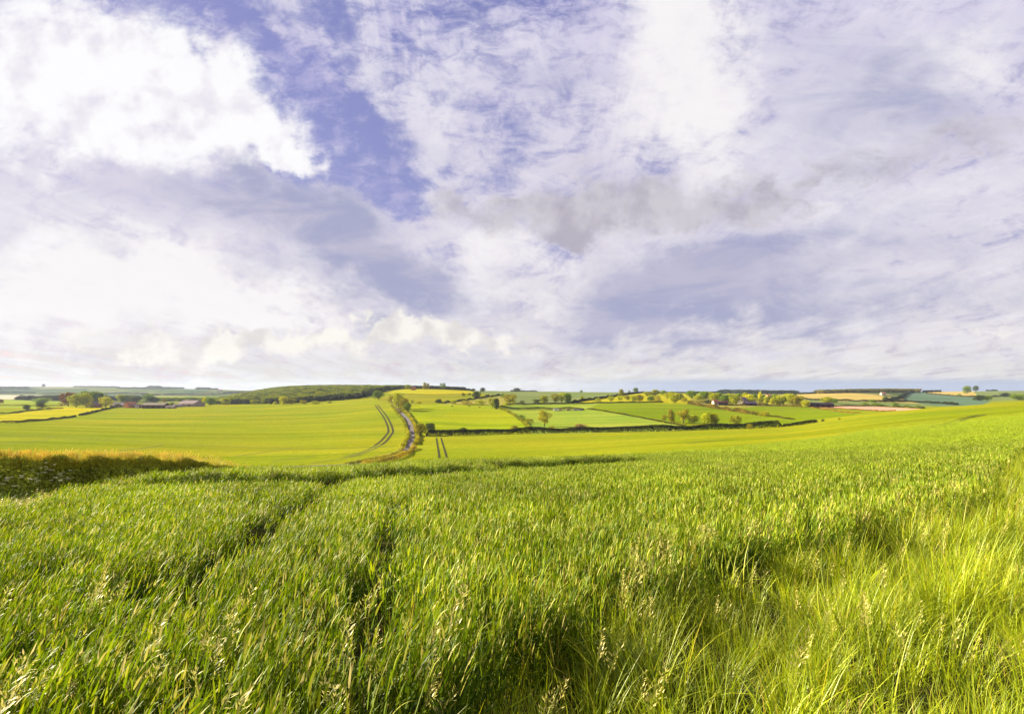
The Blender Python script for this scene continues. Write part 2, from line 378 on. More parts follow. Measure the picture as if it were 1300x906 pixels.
asphalt = plain('asphalt', (.155,.135,.14), .85, .22, .6)
track_m = plain('track_soil_shade', (.03,.034,.006), .95, .3, .8)  # trampled soil tone that also paints the shade of the crop walls
thin_m = plain('thin_track', (.09,.11,.006), .95, .35, .8)
RP = [at(*p, 180) for p in [(497,507),(500,513),(505,519),(511,526),(516,531),(520,537),(522,544),(522.5,550),(522,556),(520,563),(515,571),(508,577),(495,582),(470,587),(452,589)]]
RP += [np.array([RP[-1][0]-40, RP[-1][1]-6, 0]), np.array([RP[-1][0]-140, RP[-1][1]-10, 0])]
road, roadline = ribbon('road', RP, 3.6, asphalt, .09, camber=.05)
tag(road, 'narrow mauve grey country lane curving down the hillside', 'road', kind='structure')
def wheel(pts, ymin, gap=1.9, w=.55, mat=track_m, lab=''):
    W = [at(*p, ymin) for p in pts]; W = np.array([p[:2] for p in W])
    T = np.gradient(W, axis=0); T /= np.linalg.norm(T, axis=1)[:, None]; Nn = np.stack([-T[:,1], T[:,0]], -1)
    for s in (-.5, .5):
        o, _ = ribbon('wheel_track', list(W+Nn*gap*s), w, mat, .07, cross=3)
        tag(o, lab, 'wheel track', kind='structure')
wheel([(478,514),(485,523),(491,532),(495,541),(496.5,548),(492,554),(487,560),(480,565)], 180, 3.0, 1.5, track_m, 'dark double wheel track bending through the field left of the lane')
wheel([(480,565),(470,571),(455,576),(440,580)], 180, 2.4, 1.3, thin_m, 'faint wheel track fading out across the field left of the lane')
wheel([(557,555.5),(559,565),(561,573),(562.5,581)], 180, 2.6, .85, track_m, 'short dark double wheel track right of the lane')
wheel([(1120,557),(1145,553),(1170,547.5),(1200,539),(1222,531.5),(1246,526.5)], 70, 2.6, 1.5, track_m, 'dark double wheel track climbing the wheat slope at far right')
for k, L in enumerate([[(300,579),(340,573),(372,569)],[(395,588),(430,583),(460,577)],[(0,563),(30,561),(62,558.5)],[(150,572),(180,569),(207,565)],[(345,586),(370,583),(400,579)],
          [(0,552),(60,554),(150,560),(300,567),(420,569),(500,567)],[(870,563),(900,560),(930,557.5)]]):
    P = [at(*p, 170) for p in L]
    o, _ = ribbon('wheel_track', P, 1.6, thin_m, .07, cross=3)
    tag(o, ['faint track line in the field between the grass bank and the lane, upper','faint track line in the field just left of the lane end','faint short track line above the orange grass at the left edge',
            'faint track line above the middle of the grass bank','faint track line just right of the grass bank tip','long faint track line running across the whole left field','faint track line in the field below the long hedge'][k], 'wheel track', kind='structure')

# ------------------------------------------------------------------ scatter helper (countless things only)
def scatter(name, P, rot, scl, idx, coll, mats=()):
    me = bpy.data.meshes.new(name); me.vertices.add(len(P)); me.vertices.foreach_set('co', np.asarray(P, np.float32).ravel())
    a = me.attributes.new('rot', 'FLOAT_VECTOR', 'POINT'); a.data.foreach_set('vector', np.asarray(rot, np.float32).ravel())
    a = me.attributes.new('scl', 'FLOAT_VECTOR', 'POINT'); a.data.foreach_set('vector', np.asarray(scl, np.float32).ravel())
    a = me.attributes.new('idx', 'INT', 'POINT'); a.data.foreach_set('value', np.asarray(idx, np.int32))
    o = link(name, me)
    g = bpy.data.node_groups.new(name+'_scatter', 'GeometryNodeTree')
    g.interface.new_socket('Geometry', in_out='INPUT', socket_type='NodeSocketGeometry')
    g.interface.new_socket('Geometry', in_out='OUTPUT', socket_type='NodeSocketGeometry')
    gi = g.nodes.new('NodeGroupInput'); go = g.nodes.new('NodeGroupOutput')
    ins = g.nodes.new('GeometryNodeInstanceOnPoints'); ci = g.nodes.new('GeometryNodeCollectionInfo')
    ci.inputs['Collection'].default_value = coll; ci.inputs['Separate Children'].default_value = True; ci.inputs['Reset Children'].default_value = True
    def na_(nm, dt):
        n = g.nodes.new('GeometryNodeInputNamedAttribute'); n.data_type = dt; n.inputs['Name'].default_value = nm; return n.outputs[0]
    e2r = g.nodes.new('FunctionNodeEulerToRotation')
    L = g.links.new
    L(gi.outputs[0], ins.inputs['Points']); L(ci.outputs[0], ins.inputs['Instance'])
    ins.inputs['Pick Instance'].default_value = True
    L(na_('idx', 'INT'), ins.inputs['Instance Index']); L(na_('rot', 'FLOAT_VECTOR'), e2r.inputs[0]); L(e2r.outputs[0], ins.inputs['Rotation'])
    L(na_('scl', 'FLOAT_VECTOR'), ins.inputs['Scale']); L(ins.outputs[0], go.inputs[0])
    md = o.modifiers.new('scatter', 'NODES'); md.node_group = g
    return o
def proto_coll(name, meshes):
    c = bpy.data.collections.new(name)
    for i, me in enumerate(meshes):
        c.objects.link(bpy.data.objects.new('%s_%02d' % (name, i), me))
    return c

# blades: arrays of base point, direction angle, length, lean, bend, width
def blades(base, az, L, th0, bend, w, segs, tint, face=None):
    """ribbon leaves; az azimuth of lean, th0 start angle from vertical, bend extra angle at the tip"""
    n = len(L); t = np.linspace(0, 1, segs+1)
    th = th0[:,None]+bend[:,None]*t[None,:]**1.6
    dl = (L/segs)[:,None]
    dr = np.sin(th)*dl; dz = np.cos(th)*dl
    r = np.concatenate([np.zeros((n,1)), np.cumsum(dr[:,:-1], 1)], 1); z = np.concatenate([np.zeros((n,1)), np.cumsum(dz[:,:-1], 1)], 1)
    ca, sa = np.cos(az)[:,None], np.sin(az)[:,None]
    c = np.stack([base[:,0:1]+r*ca, base[:,1:2]+r*sa, base[:,2:3]+z], -1)
    fa = az+np.pi/2 if face is None else face
    s = np.stack([np.cos(fa), np.sin(fa), np.zeros(n)], -1)[:,None,:]
    wp = (w[:,None]*.5*np.clip(np.minimum(1, .45+2.2*t)*(1-t**2.2), .04, 1)[None,:])[:,:,None]
    Lf = c-s*wp; Rt = c+s*wp
    V = np.stack([Lf, Rt], 2).reshape(-1, 3)           # n,segs+1,2
    b = (np.arange(n)*(segs+1)*2)[:,None]+(np.arange(segs)*2)[None,:]
    Q = np.stack([b, b+1, b+3, b+2], -1).reshape(-1, 4)
    return V, Q, np.repeat(tint, (segs+1)*2)
def join(parts):
    Vs, Qs, Ts, o = [], [], [], 0
    for V, Q, T in parts: Vs.append(V); Qs.append(Q+o); Ts.append(T); o += len(V)
    return np.concatenate(Vs), np.concatenate(Qs), np.concatenate(Ts)

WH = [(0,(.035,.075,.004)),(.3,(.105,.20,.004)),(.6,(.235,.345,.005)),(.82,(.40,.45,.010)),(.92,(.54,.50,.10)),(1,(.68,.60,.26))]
WF = [(0,(.11,.18,.004)),(.4,(.22,.33,.006)),(.8,(.36,.46,.012)),(1,(.50,.52,.04))]  # yellower copy of the wheat colours, painting tips lit by the sun
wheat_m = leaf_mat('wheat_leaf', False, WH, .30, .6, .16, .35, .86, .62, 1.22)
wheat_far_m = leaf_mat('wheat_leaf_sunlit', False, WF, .3, .7, .2, .35, .8, .8, 1.15)
GR = [(0,(.08,.13,.004)),(.4,(.27,.39,.005)),(.75,(.55,.62,.008)),(.92,(.58,.48,.03)),(1,(.64,.44,.12))]
grass_m = leaf_mat('grass_leaf', False, GR, .38, .5, .4, .8, .85, .7, 1.25)

def wheat_patch(seed, nst, rad, LOD):
    r = np.random.default_rng(seed)
    a = r.random(nst)*2*np.pi; q = np.sqrt(r.random(nst))*rad
    bx, by = q*np.cos(a), q*np.sin(a); H = .615+.075*r.standard_normal(nst)
    parts = []
    wind = 0.25
    if LOD == 0:
        b = np.stack([bx, by, np.zeros(nst)], -1)
        parts.append(blades(b, wind+r.normal(0, .8, nst), H, r.uniform(0,.08,nst), r.uniform(0,.15,nst), np.full(nst, .006), 3, r.uniform(.15,.5,nst), r.random(nst)*6.3))
    nl = {0: 5, 1: 4, 2: 2}[LOD]; sg = {0: 6, 1: 3, 2: 2}[LOD]; wd = {0: .0125, 1: .0165, 2: .036}[LOD]
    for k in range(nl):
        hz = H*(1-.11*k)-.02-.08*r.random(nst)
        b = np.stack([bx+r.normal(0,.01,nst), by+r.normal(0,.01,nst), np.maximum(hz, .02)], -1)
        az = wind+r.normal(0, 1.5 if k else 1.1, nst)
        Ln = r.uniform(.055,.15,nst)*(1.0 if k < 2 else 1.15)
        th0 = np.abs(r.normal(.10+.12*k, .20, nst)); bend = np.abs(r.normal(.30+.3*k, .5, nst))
        tint = np.clip(r.normal(.60-.11*k, .19, nst), 0, .9); q_ = r.random(nst) < .13-.03*k; tint[q_] = r.uniform(.9, 1.05, q_.sum())  # lower leaves painted darker as crop shade; straw ones double as cream highlights
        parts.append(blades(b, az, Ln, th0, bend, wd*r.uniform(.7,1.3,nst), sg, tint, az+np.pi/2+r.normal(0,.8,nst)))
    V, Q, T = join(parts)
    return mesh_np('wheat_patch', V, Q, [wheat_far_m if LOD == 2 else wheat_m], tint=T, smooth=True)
C0 = proto_coll('wheat_near', [wheat_patch(10+i, 46, .26, 0) for i in range(7)])
C1 = proto_coll('wheat_mid', [wheat_patch(30+i, 64, .34, 1) for i in range(6)])
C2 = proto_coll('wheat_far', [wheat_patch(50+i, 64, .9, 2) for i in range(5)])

def region_pts(y0, y1, dn, amin=-1.15, amax=1.15, jit=True):
    """uniform random points in the trapezoid in front of the viewpoint, dn per square metre"""
    area = (amax-amin)*((y1+4)**2-(y0+4)**2)/2; n = int(area*dn)
    y = np.sqrt(rng.random(n)*((y1+4)**2-(y0+4)**2)+(y0+4)**2)-4
    x = rng.uniform(amin, amax, n)*(y+4); return x, y
BANK = [(-46,15.5),(-30,16.5),(-22.5,18.5),(-18.0,22.2),(-18.2,26.5),(-17.8,31),(-17.2,38),(-17,43)]    # foot line of the grassy bank
def bank_front(x, y):                     # True where the wheat may stand (in front of the bank)
    b = np.array(BANK+[(-17,60),(-80,60),(-80,14)]); return ~inpoly(x, y, b)
def wheat_mask(x, y, edge=True):
    ok = ~inpoly(x, y, MARGIN) & bank_front(x, y)
    u = CX+F*x/np.maximum(y, 1)
    # weedy corner at left, in front of the bank
    ok &= ~((u < 75) & (y > 14.5+.05*(u+200)*.16) & (y < 30))
    for t in TRACKS:
        d = np.minimum(np.abs(seg_dist(x, y, t)-.75), 9) if False else seg_dist(x, y, t)
        ok &= ~(d < .13+.07*np.sin(x*3.1+y*2.3)+(.017 if t is TRACKS[0] else .0135)*y)
    for t in (HEAD, HEAD2): ok &= ~(seg_dist(x, y, t) < .9+.35*np.sin(x*.9))
    return ok
def hide_mask(x, y):                      # drop what lies behind the crest, well out of sight
    u = CX+F*x/np.maximum(y, 1)
    ymx = np.interp(u, [0,150,300,400,520,600,700,760,900,1050,1300], [30,36,44,50,54,58,64,74,110,170,400])
    return y < ymx
def lean(x, y):
    u = CX+F*x/np.maximum(y, 1.5); return np.interp(u, [-200,300,650,1300], [.30,.22,.03,.0])
def put_wheat(coll, nm, y0, y1, dn, nproto, sc, lab, ymin_scale=1.0, fade=None):
    x, y = region_pts(y0, y1, dn)
    k = wheat_mask(x, y) & hide_mask(x, y) & (y > y0) & (y < y1)
    if fade is not None: k &= rng.random(len(x)) > np.clip((y-fade)/(y1-fade), 0, 1)**1.5
    x, y = x[k], y[k]; n = len(x)
    patch = .5+.5*np.sin(x*.7+1.3*np.sin(y*.43))*np.sin(y*.55+np.sin(x*.31)*2)
    s = sc*rng.uniform(.88, 1.12, n)*(1+.10*(patch-.5)); sz = s.copy()/sc
    if fade is not None: sz *= 1-.5*np.clip((y-fade)/(y1-fade), 0, 1)
    P = np.stack([x, y, hgt(x, y)-.01], -1)
    rot = np.stack([rng.normal(0,.05,n), lean(x, y)+rng.normal(0,.06,n), rng.normal(0,.35,n)], -1)
    o = scatter(nm, P, rot, np.stack([s, s, sz], -1), rng.integers(0, nproto, n), coll)
    tag(o, lab, 'wheat', kind='stuff'); return n
nw = [put_wheat(C0, 'wheat', .8, 9.5, 11, 7, 1.0, 'young green wheat leaves of the nearest part of the field'),
      put_wheat(C1, 'wheat', 9.3, 92, 5.5, 6, 1.0, 'green wheat covering the near slope as far as its crest', fade=60),
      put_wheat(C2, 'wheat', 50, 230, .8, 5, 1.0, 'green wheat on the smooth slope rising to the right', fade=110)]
print('wheat instances', nw)

# grass margin at the lower right
def grass_tuft(seed, n, rad, Lm, wd, spread=.35, segs=6, bend=1.0):
    r = np.random.default_rng(seed)
    a = r.random(n)*2*np.pi; q = np.abs(r.normal(0, rad*.55, n)); base = np.stack([q*np.cos(a), q*np.sin(a), np.zeros(n)], -1)
    az = a+r.normal(0,.9,n)
    T = np.clip(r.normal(.55,.2,n), 0, 1)
    return join([blades(base, az, np.abs(r.normal(Lm, Lm*.25, n)), np.abs(r.normal(.15, spread, n)), np.abs(r.normal(.8*bend,.7*bend,n)), wd*r.uniform(.6,1.4,n), segs, T)])
def seed_head(r, kind):
    """thin stem with a head: 'oat' open panicle, 'spike' dense spike, 'plume' purplish plume"""
    parts = []; H = r.uniform(.62,.9)*{'oat':1,'spike':.85,'plume':.72}[kind]; az = r.uniform(-.6,.9); th = abs(r.normal(.08,.06)); bd = abs(r.normal(.25,.15))
    one = lambda v: np.array([v])
    V, Q, T = blades(np.zeros((1,3)), one(az), one(H), one(th), one(bd), one(.0045), 8, one(.62), one(0.3)); parts.append((V, Q, T))
    t = np.linspace(0,1,60); ths = th+bd*t**1.6; rr_ = np.concatenate([[0], np.cumsum(np.sin(ths)*H/59)[:-1]]); zz = np.concatenate([[0], np.cumsum(np.cos(ths)*H/59)[:-1]])
    pos = lambda f: np.array([np.interp(f,t,rr_)*math.cos(az), np.interp(f,t,rr_)*math.sin(az), np.interp(f,t,zz)])
    n = {'oat': 34, 'spike': 40, 'plume': 60}[kind]; f0 = {'oat': .72, 'spike': .86, 'plume': .80}[kind]
    f = np.linspace(f0, 1, n); B = np.array([pos(v) for v in f]); aa_ = r.random(n)*6.28
    if kind == 'oat':
        out = .05*(1-.75*(f-f0)/(1-f0))*r.uniform(.4,1.2,n)
        B2 = B+np.stack([np.cos(aa_)*out, np.sin(aa_)*out, out*.5], -1)
        parts.append(blades(B, aa_, out*1.2, np.full(n,.9), np.full(n,.2), np.full(n,.002), 2, np.full(n,.7)))
        parts.append(blades(B2, aa_, r.uniform(.02,.032,n), r.uniform(.3,1.2,n), np.full(n,.5), np.full(n,.008), 3, r.uniform(.86,.97,n)))
    elif kind == 'spike':
        parts.append(blades(B, aa_, np.full(n,.016), np.full(n,.35), np.full(n,.3), np.full(n,.007), 2, r.uniform(.82,1,n)))
    else:
        parts.append(blades(B, aa_, r.uniform(.02,.045,n)*(1.3-(f-f0)/(1-f0)), np.full(n,.4), np.full(n,.4), np.full(n,.006), 2, r.uniform(.88,1,n)))
    return join(parts)
def mk(parts, m=None): V, Q, T = parts; return mesh_np('grass_patch', V, Q, [m or grass_m], tint=T, smooth=True)
CG = proto_coll('margin_grass', [mk(grass_tuft(70+i, 90, .22, [.30,.42,.5,.26,.36][i], [.0045,.005,.006,.004,.005][i], [.35,.3,.25,.5,.4][i])) for i in range(5)])
rs = np.random.default_rng(5)
def clump(kind, n, rad):
    L = []
    for i in range(n):
        V, Q, T = seed_head(rs, kind); a = rs.random()*6.28; q = rs.random()*rad; V = V+np.array([q*math.cos(a), q*math.sin(a), 0]); L.append((V, Q, T))
    return join(L)
oat_m = leaf_mat('oat_head', False, [(0,(.10,.17,.01)),(.6,(.33,.38,.03)),(.9,(.66,.58,.16)),(1,(.74,.60,.24))], .3, .5, .4, None, .9)
rust_m = leaf_mat('rusty_head', False, [(0,(.20,.26,.01)),(.5,(.50,.50,.02)),(.85,(.72,.60,.06)),(1,(.78,.40,.08))], .3, .6, .3, 1.5, .85)
CO = proto_coll('oat_heads', [mk(clump('oat', 2, .10), oat_m) for i in range(4)]+[mk(clump('spike', 2, .12), oat_m) for i in range(2)])
CR = proto_coll('rusty_heads', [mk(join([clump('plume', 5, .25), grass_tuft(200+i, 20, .25, .36, .007, .25)]), rust_m) for i in range(4)])
# margin grass
x, y = region_pts(.3, 45, 13, -.6, 1.25)
k = inpoly(x, y, MARGIN) & (rng.random(len(x)) < np.interp(y, [0,8,20,45], [1,1,.55,.3]))
x, y = x[k], y[k]; n = len(x)
dE = seg_dist(x, y, [tuple(p) for p in MARGIN[1:12]])           # distance from the crop edge: tall there, lower beside the path
s = np.interp(dE, [0,.8,2.2,4,8], [1.12,1.15,.92,.68,.60])*rng.uniform(.7,1.25,n)*np.interp(np.sin(x*2.1+np.sin(y*1.7)*2), [-1,1], [.72,1.2])
P = np.stack([x, y, hgt(x, y)], -1)
o = scatter('grass', P, np.stack([rng.normal(0,.12,n), rng.normal(.06,.12,n), rng.random(n)*6.28], -1), np.stack([s*1.05, s*1.05, s], -1), rng.integers(0,5,n), CG)
tag(o, 'long yellow green grass of the field margin at lower right', 'grass', kind='stuff'); print('grass', n)
# grasses creeping into the wheat edge + thin cover
x, y = region_pts(.8, 16, 5.0); d = seg_dist(x, y, [tuple(p) for p in MARGIN[1:12]])
k = ~inpoly(x, y, MARGIN) & (rng.random(len(x)) < np.exp(-d/.55)); x, y = x[k], y[k]; n = len(x)
s = rng.uniform(.9,1.4,n)
o = scatter('grass', np.stack([x,y,hgt(x,y)],-1), np.stack([rng.normal(0,.1,n), rng.normal(.06,.1,n), rng.random(n)*6.28],-1), np.stack([s*.8,s*.8,s],-1), rng.integers(0,3,n), CG)
tag(o, 'yellowing grass growing in among the edge of the wheat', 'grass', kind='stuff')
# seed heads: in the margin, along the crop edge, and a few standing in the near wheat
x, y = region_pts(.8, 20, 6.0); m = inpoly(x, y, MARGIN); d = seg_dist(x, y, [tuple(p) for p in MARGIN[1:12]])
pr = np.where(m, np.interp(y,[0,6,20],[.30,.45,.25]), .9*np.exp(-d/.7)+np.where(y < 5.2, .22, .004))
k = rng.random(len(x)) < pr; x, y = x[k], y[k]; n = len(x); m = m[k]
s = rng.uniform(.85,1.12,n)*np.where(m, .8, 1.03)
o = scatter('wild_oats', np.stack([x,y,hgt(x,y)],-1), np.stack([rng.normal(0,.08,n), lean(x,y)*.8+rng.normal(0,.08,n), rng.normal(0,.8,n)],-1), np.stack([s,s,s],-1), np.where(m, rng.integers(0,6,n), rng.integers(0,4,n)), CO)
tag(o, 'pale straw coloured oat and grass heads standing above the leaves', 'grass heads', kind='stuff'); print('oats', n)

# dry yellow straws standing through the wheat beside the margin
def straw(seed):
    r = np.random.default_rng(seed); n = 9; a = r.random(n)*6.28; q = r.random(n)*.22; B = np.stack([q*np.cos(a), q*np.sin(a), np.zeros(n)], -1)
    return join([blades(B, r.random(n)*6.28, r.uniform(.5,.82,n), np.abs(r.normal(.05,.06,n)), np.abs(r.normal(.12,.2,n)), np.full(n,.0065), 6, r.uniform(.6,1,n), r.random(n)*6.28),
                 blades(B+np.array([0,0,.3]), r.random(n)*6.28, r.uniform(.15,.3,n), np.abs(r.normal(.5,.3,n)), np.abs(r.normal(.8,.5,n)), np.full(n,.008), 5, r.uniform(.5,1,n))])
straw_m = leaf_mat('straw', False, [(0,(.25,.30,.01)),(.6,(.50,.50,.03)),(.85,(.66,.52,.08)),(1,(.62,.33,.07))], .25, .6, .2, None, .9)
CS = proto_coll('straws', [mk(straw(800+i), straw_m) for i in range(5)])
x, y = region_pts(.9, 13, 7.0); d = seg_dist(x, y, [tuple(p) for p in MARGIN[1:12]])
k = ~inpoly(x, y, MARGIN) & (rng.random(len(x)) < .95*np.exp(-(d/1.3)**2)+np.where(y < 5, .12, .012)); x, y = x[k], y[k]; n = len(x)
s = rng.uniform(.85,1.1,n)
o = scatter('straws', np.stack([x,y,hgt(x,y)],-1), np.stack([rng.normal(0,.06,n), lean(x,y)+rng.normal(0,.06,n), rng.random(n)*6.28],-1), np.stack([s,s,s],-1), rng.integers(0,5,n), CS)
tag(o, 'dry yellow straws and stems standing along the edge of the wheat', 'straws', kind='stuff')

# ------------------------------------------------------------------ foliage builders
foliage_m = leaf_mat('tree_foliage', True, None, .16, .8, .04, .5)
bark_m = plain('bark', (.10,.075,.05), .9, .3, 3)
def quads_at(P, size, r, flat=.0, up=None):
    """random leaf clumps (quads) at points"""
    n = len(P); a = r.normal(0,1,(n,3)); a /= np.linalg.norm(a,axis=1)[:,None]
    b = r.normal(0,1,(n,3)); b -= (b*a).sum(1)[:,None]*a; b /= np.linalg.norm(b,axis=1)[:,None]
    s = (size*r.uniform(.6,1.4,n))[:,None]
    a = a*s; b = b*s*r.uniform(.5,.9,n)[:,None]
    V = np.stack([P-a, P-b*.9, P+a, P+b], 1).reshape(-1,3); Q = np.arange(n*4).reshape(n,4)
    return V, Q
def crown_mesh(seed, kind):
    r = np.random.default_rng(seed); L = []
    nl = {'round': 16, 'tall': 16, 'open': 11, 'poplar': 12, 'bush': 10}[kind]
    z0 = {'round': .22, 'tall': .16, 'open': .30, 'poplar': .10, 'bush': .0}[kind]
    for i in range(nl):
        f = (i+.5)/nl; zc = z0+(.96-z0)*f
        prof = {'round': math.sqrt(max(0, 1-(2*(f)-.9)**2*.85)), 'tall': math.sqrt(max(0,1-(2*f-.8)**2*.7))*.9, 'open': math.sqrt(max(0,1-(2*f-1.1)**2*.7)), 'poplar': .8*math.sin(math.pi*min(1,f*.8+.15)), 'bush': math.sqrt(max(0,1-(1.15*f-.15)**2))}[kind]
        a = i*2.4+r.normal(0,.5); q = .5*prof*r.uniform(.35,.72)
        rad = {'round': .22, 'tall': .20, 'open': .17, 'poplar': .24, 'bush': .25}[kind]*r.uniform(.75,1.25)
        zc = min(zc, .98-rad*.7); L.append((q*math.cos(a), q*math.sin(a), max(zc, rad*.45), rad))
    Ps, Tt = [], []
    tot = {'round': 1900, 'tall': 1800, 'open': 1100, 'poplar': 1000, 'bush': 1300}[kind]
    w = np.array([l[3]**2 for l in L]); w /= w.sum()
    for (lx,ly_,lz,rad), ww in zip(L, w):
        m = int(tot*ww); d = r.normal(0,1,(m,3)); d /= np.linalg.norm(d,axis=1)[:,None]
        rr_ = rad*(1-.45*r.random(m)**1.7)*(1+.15*r.normal(0,1,m)*.6)
        P = d*rr_[:,None]*np.array([1,1,.8])+np.array([lx,ly_,lz]); Ps.append(P); Tt.append(np.full(m, r.uniform(.3,.7))+r.normal(0,.12,m))
    P = np.concatenate(Ps); T = np.concatenate(Tt); k = (P[:,2] > .0); P = P[k]; T = T[k]
    V, Q = quads_at(P, np.full(len(P), .036 if kind != 'poplar' else .04), r)
    return mesh_np('crown', V, Q, [foliage_m], tint=np.repeat(np.clip(T,0,1),4), smooth=False)
def tube(p0, p1, r0, r1, n=6):
    p0, p1 = np.array(p0, float), np.array(p1, float); d = p1-p0; d /= np.linalg.norm(d); u = np.cross(d, [.3,.9,.1]); u /= np.linalg.norm(u); w = np.cross(d,u)
    a = np.arange(n)*2*np.pi/n; ring = np.cos(a)[:,None]*u+np.sin(a)[:,None]*w
    V = np.concatenate([p0+ring*r0, p1+ring*r1]); i = np.arange(n); j = (i+1)%n
    return V, np.stack([i, j, n+j, n+i], -1), np.full(2*n,.5)
def trunk_mesh(seed, kind):
    r = np.random.default_rng(seed); h = .55 if kind != 'bush' else .3; k = .028 if kind != 'bush' else .02
    p = [(0,0,-.02),(r.normal(0,.012),r.normal(0,.012),h*.5),(r.normal(0,.02),r.normal(0,.02),h*1.1)]
    parts = [tube(p[0],p[1],k*1.3,k), tube(p[1],p[2],k,k*.4)]
    for i in range(7 if kind != 'poplar' else 3):
        a = i*2.4+r.random(); z = h*(.45+.09*i); q = r.uniform(.18,.34) if kind != 'poplar' else .08
        parts.append(tube((0,0,z),(q*math.cos(a), q*math.sin(a), z+r.uniform(.12,.3)), k*.45, k*.12, 5))
    V,Q,T = join(parts); return mesh_np('trunk', V, Q, [bark_m], tint=T, smooth=True)
PROTO = {k: [(crown_mesh(300+i*7+j, k), trunk_mesh(400+i*7+j, k)) for j in range(3)] for i, k in enumerate(['round','tall','open','poplar','bush'])}
COLR = {'Y': (.31,.34,.010), 'B': (.44,.44,.010), 'G': (.14,.22,.014), 'D': (.05,.075,.016), 'O': (.26,.245,.014), 'C': (.19,.095,.035), 'K': (.035,.055,.03), 'P': (.26,.17,.07)}
tc_ = [0]
def tree(px, py, hpx, wpx, kind, c, label, ymin=300, cat=None, group=None, name=None, ymax=8400):
    p = at(px, py, ymin, ymax); Y = p[1]; H = hpx*Y/F*1.10; W = wpx*Y/F*1.30
    i = tc_[0] = tc_[0]+1; v = i % 3; cm, tm = PROTO[kind][v]
    nm = name or {'poplar': 'poplar_tree', 'bush': 'bush'}.get(kind, 'field_tree')
    e = empty(nm, tuple(p-np.array([0,0,.1])), (i*1.7) % 6.28)
    tag(e, label, cat or ('bush' if kind == 'bush' else 'tree'), group)
    k = 1+.12*math.sin(i*5.1)
    o = link('foliage' if kind == 'bush' else 'crown', cm, e); o.scale = (W, W, H); o.color = (*mul(COLR[c], k), 1)
    t = link('stem' if kind == 'bush' else 'trunk', tm, e); t.scale = (H, H, H)
    return e

T = tree
# --- left farm and the fields before it
T(55.5,491,3.4,3.5,'round','K','lone small tree on the far left skyline ridge',3500)
T(87,515.5,16,17,'round','C','copper brown tree at the left end of the farm tree clump',850)
T(97,517,15,16,'round','Y','broad yellow green tree in front of the copper brown tree',850)
T(110,517,17,15,'tall','Y','yellow green tree in the middle of the farm clump',850)
T(106,513,15,15,'round','G','green tree at the back of the farm clump behind the yellow green ones',1000)
T(117,513,15,16,'round','G','tall dark green tree in the farm clump left of the brick house',1000)
T(126,513,14.5,14,'round','G','green flat topped tree behind the brick house',1000)
T(115,517.5,6,9,'bush','O','brown round bush at the foot of the farm clump',850)
T(134,517,12.5,14,'round','B','bright lemon yellow round tree in front of the slate roofed farm',850)
T(149,517.5,5,8,'bush','D','dark bush before the slate roofed farm building',850)
T(153.5,511,9.5,10,'round','Y','yellow green tree behind the slate roof',1100)
T(162,511,9,11,'round','G','green tree directly behind the orange gabled house',1100)
T(173,511,8,15,'round','D','wide dark tree behind the farm, between the orange house and the long barn',1100)
T(189,511,10,14,'round','G','rounded dark green tree behind the left end of the long barn',1100)
T(196,511,6.5,10,'round','D','low dark tree behind the middle of the long barn',1100)
T(209,512,5.5,4,'open','C','tiny reddish tree standing over the right end of the long barn',1100)
T(218,516,5,6,'bush','D','dark bush between the long barn and the big grey barn',850)
T(34,521,7,7,'round','D','small dark tree alone in the left hand fields',700)
T(52,519,8,10,'round','D','dark tree on the hedge left of the farm clump',700)
T(54,512,6.5,18,'round','G','broad green tree on the pale fields at left',1100)
T(49.5,520,4,6,'bush','Y','small yellow bush left of the dark hedge tree',700)
T(60,520,4,8,'bush','Y','small yellow bush right of the dark hedge tree',700)
T(1,512,5,5,'round','C','small reddish tree at the very left edge of the photo',1200)
T(259.5,514.5,10,6,'tall','B','slim yellow tree at the right end of the big grey barn',850)
T(267,514.5,9.5,11,'round','G','green tree next to the slim yellow tree by the grey barn',850)
T(286,513.5,8,11,'round','Y','yellow green tree at the near edge of the wood, left part',850)
T(323,513,6,9,'round','Y','yellow green tree on the near edge of the wood, middle part',850)
T(349,513,3,6,'bush','B','small yellow bush left of the pair of golden trees',850)
T(359.5,513.5,9.5,10.5,'round','B','bright golden round tree standing before the wood',850)
T(369,513,7,9.5,'round','O','brownish tree leaning against the bright golden tree',850)
T(385,512.8,4.6,8.5,'bush','O','round golden bush right of the golden tree pair',800)
T(400,512.6,3.6,12,'bush','Y','long low yellow bush on the field edge below the wood',800)
T(418,511.5,3,6,'bush','Y','small yellow bush at the right end of the field edge row',800)
# --- around the lane
T(480,507,10.5,12,'round','G','dark green round tree alone on the hillside left of the lane',650)
T(500,516,13,12,'open','O','brownish open tree at the left of the lane clump',500)
T(506,519,19,13,'tall','Y','tallest yellow brown tree beside the top of the lane',480)
T(513,521,15,13,'round','O','rounded brown yellow tree leaning over the lane top',480)
T(517.5,522,10,9,'round','G','dark green tree on the right side of the lane top',480)
T(508,524,7,8,'bush','O','brown bush at the foot of the lane trees',450)
T(522.5,512,4.5,6,'bush','Y','small yellow bush just right of the lane clump',600)
T(532.5,512,3,5,'bush','Y','tiny yellow bush further right of the lane clump',600)
T(533,553,15,15,'round','O','bushy brown tree at the corner of lane and long hedge',330)
T(545.5,547,9.5,12,'round','D','dark leaning tree at the left end of the long hedge',380)
T(548,549,6,9,'bush','D','dark bush below the leaning tree',380)
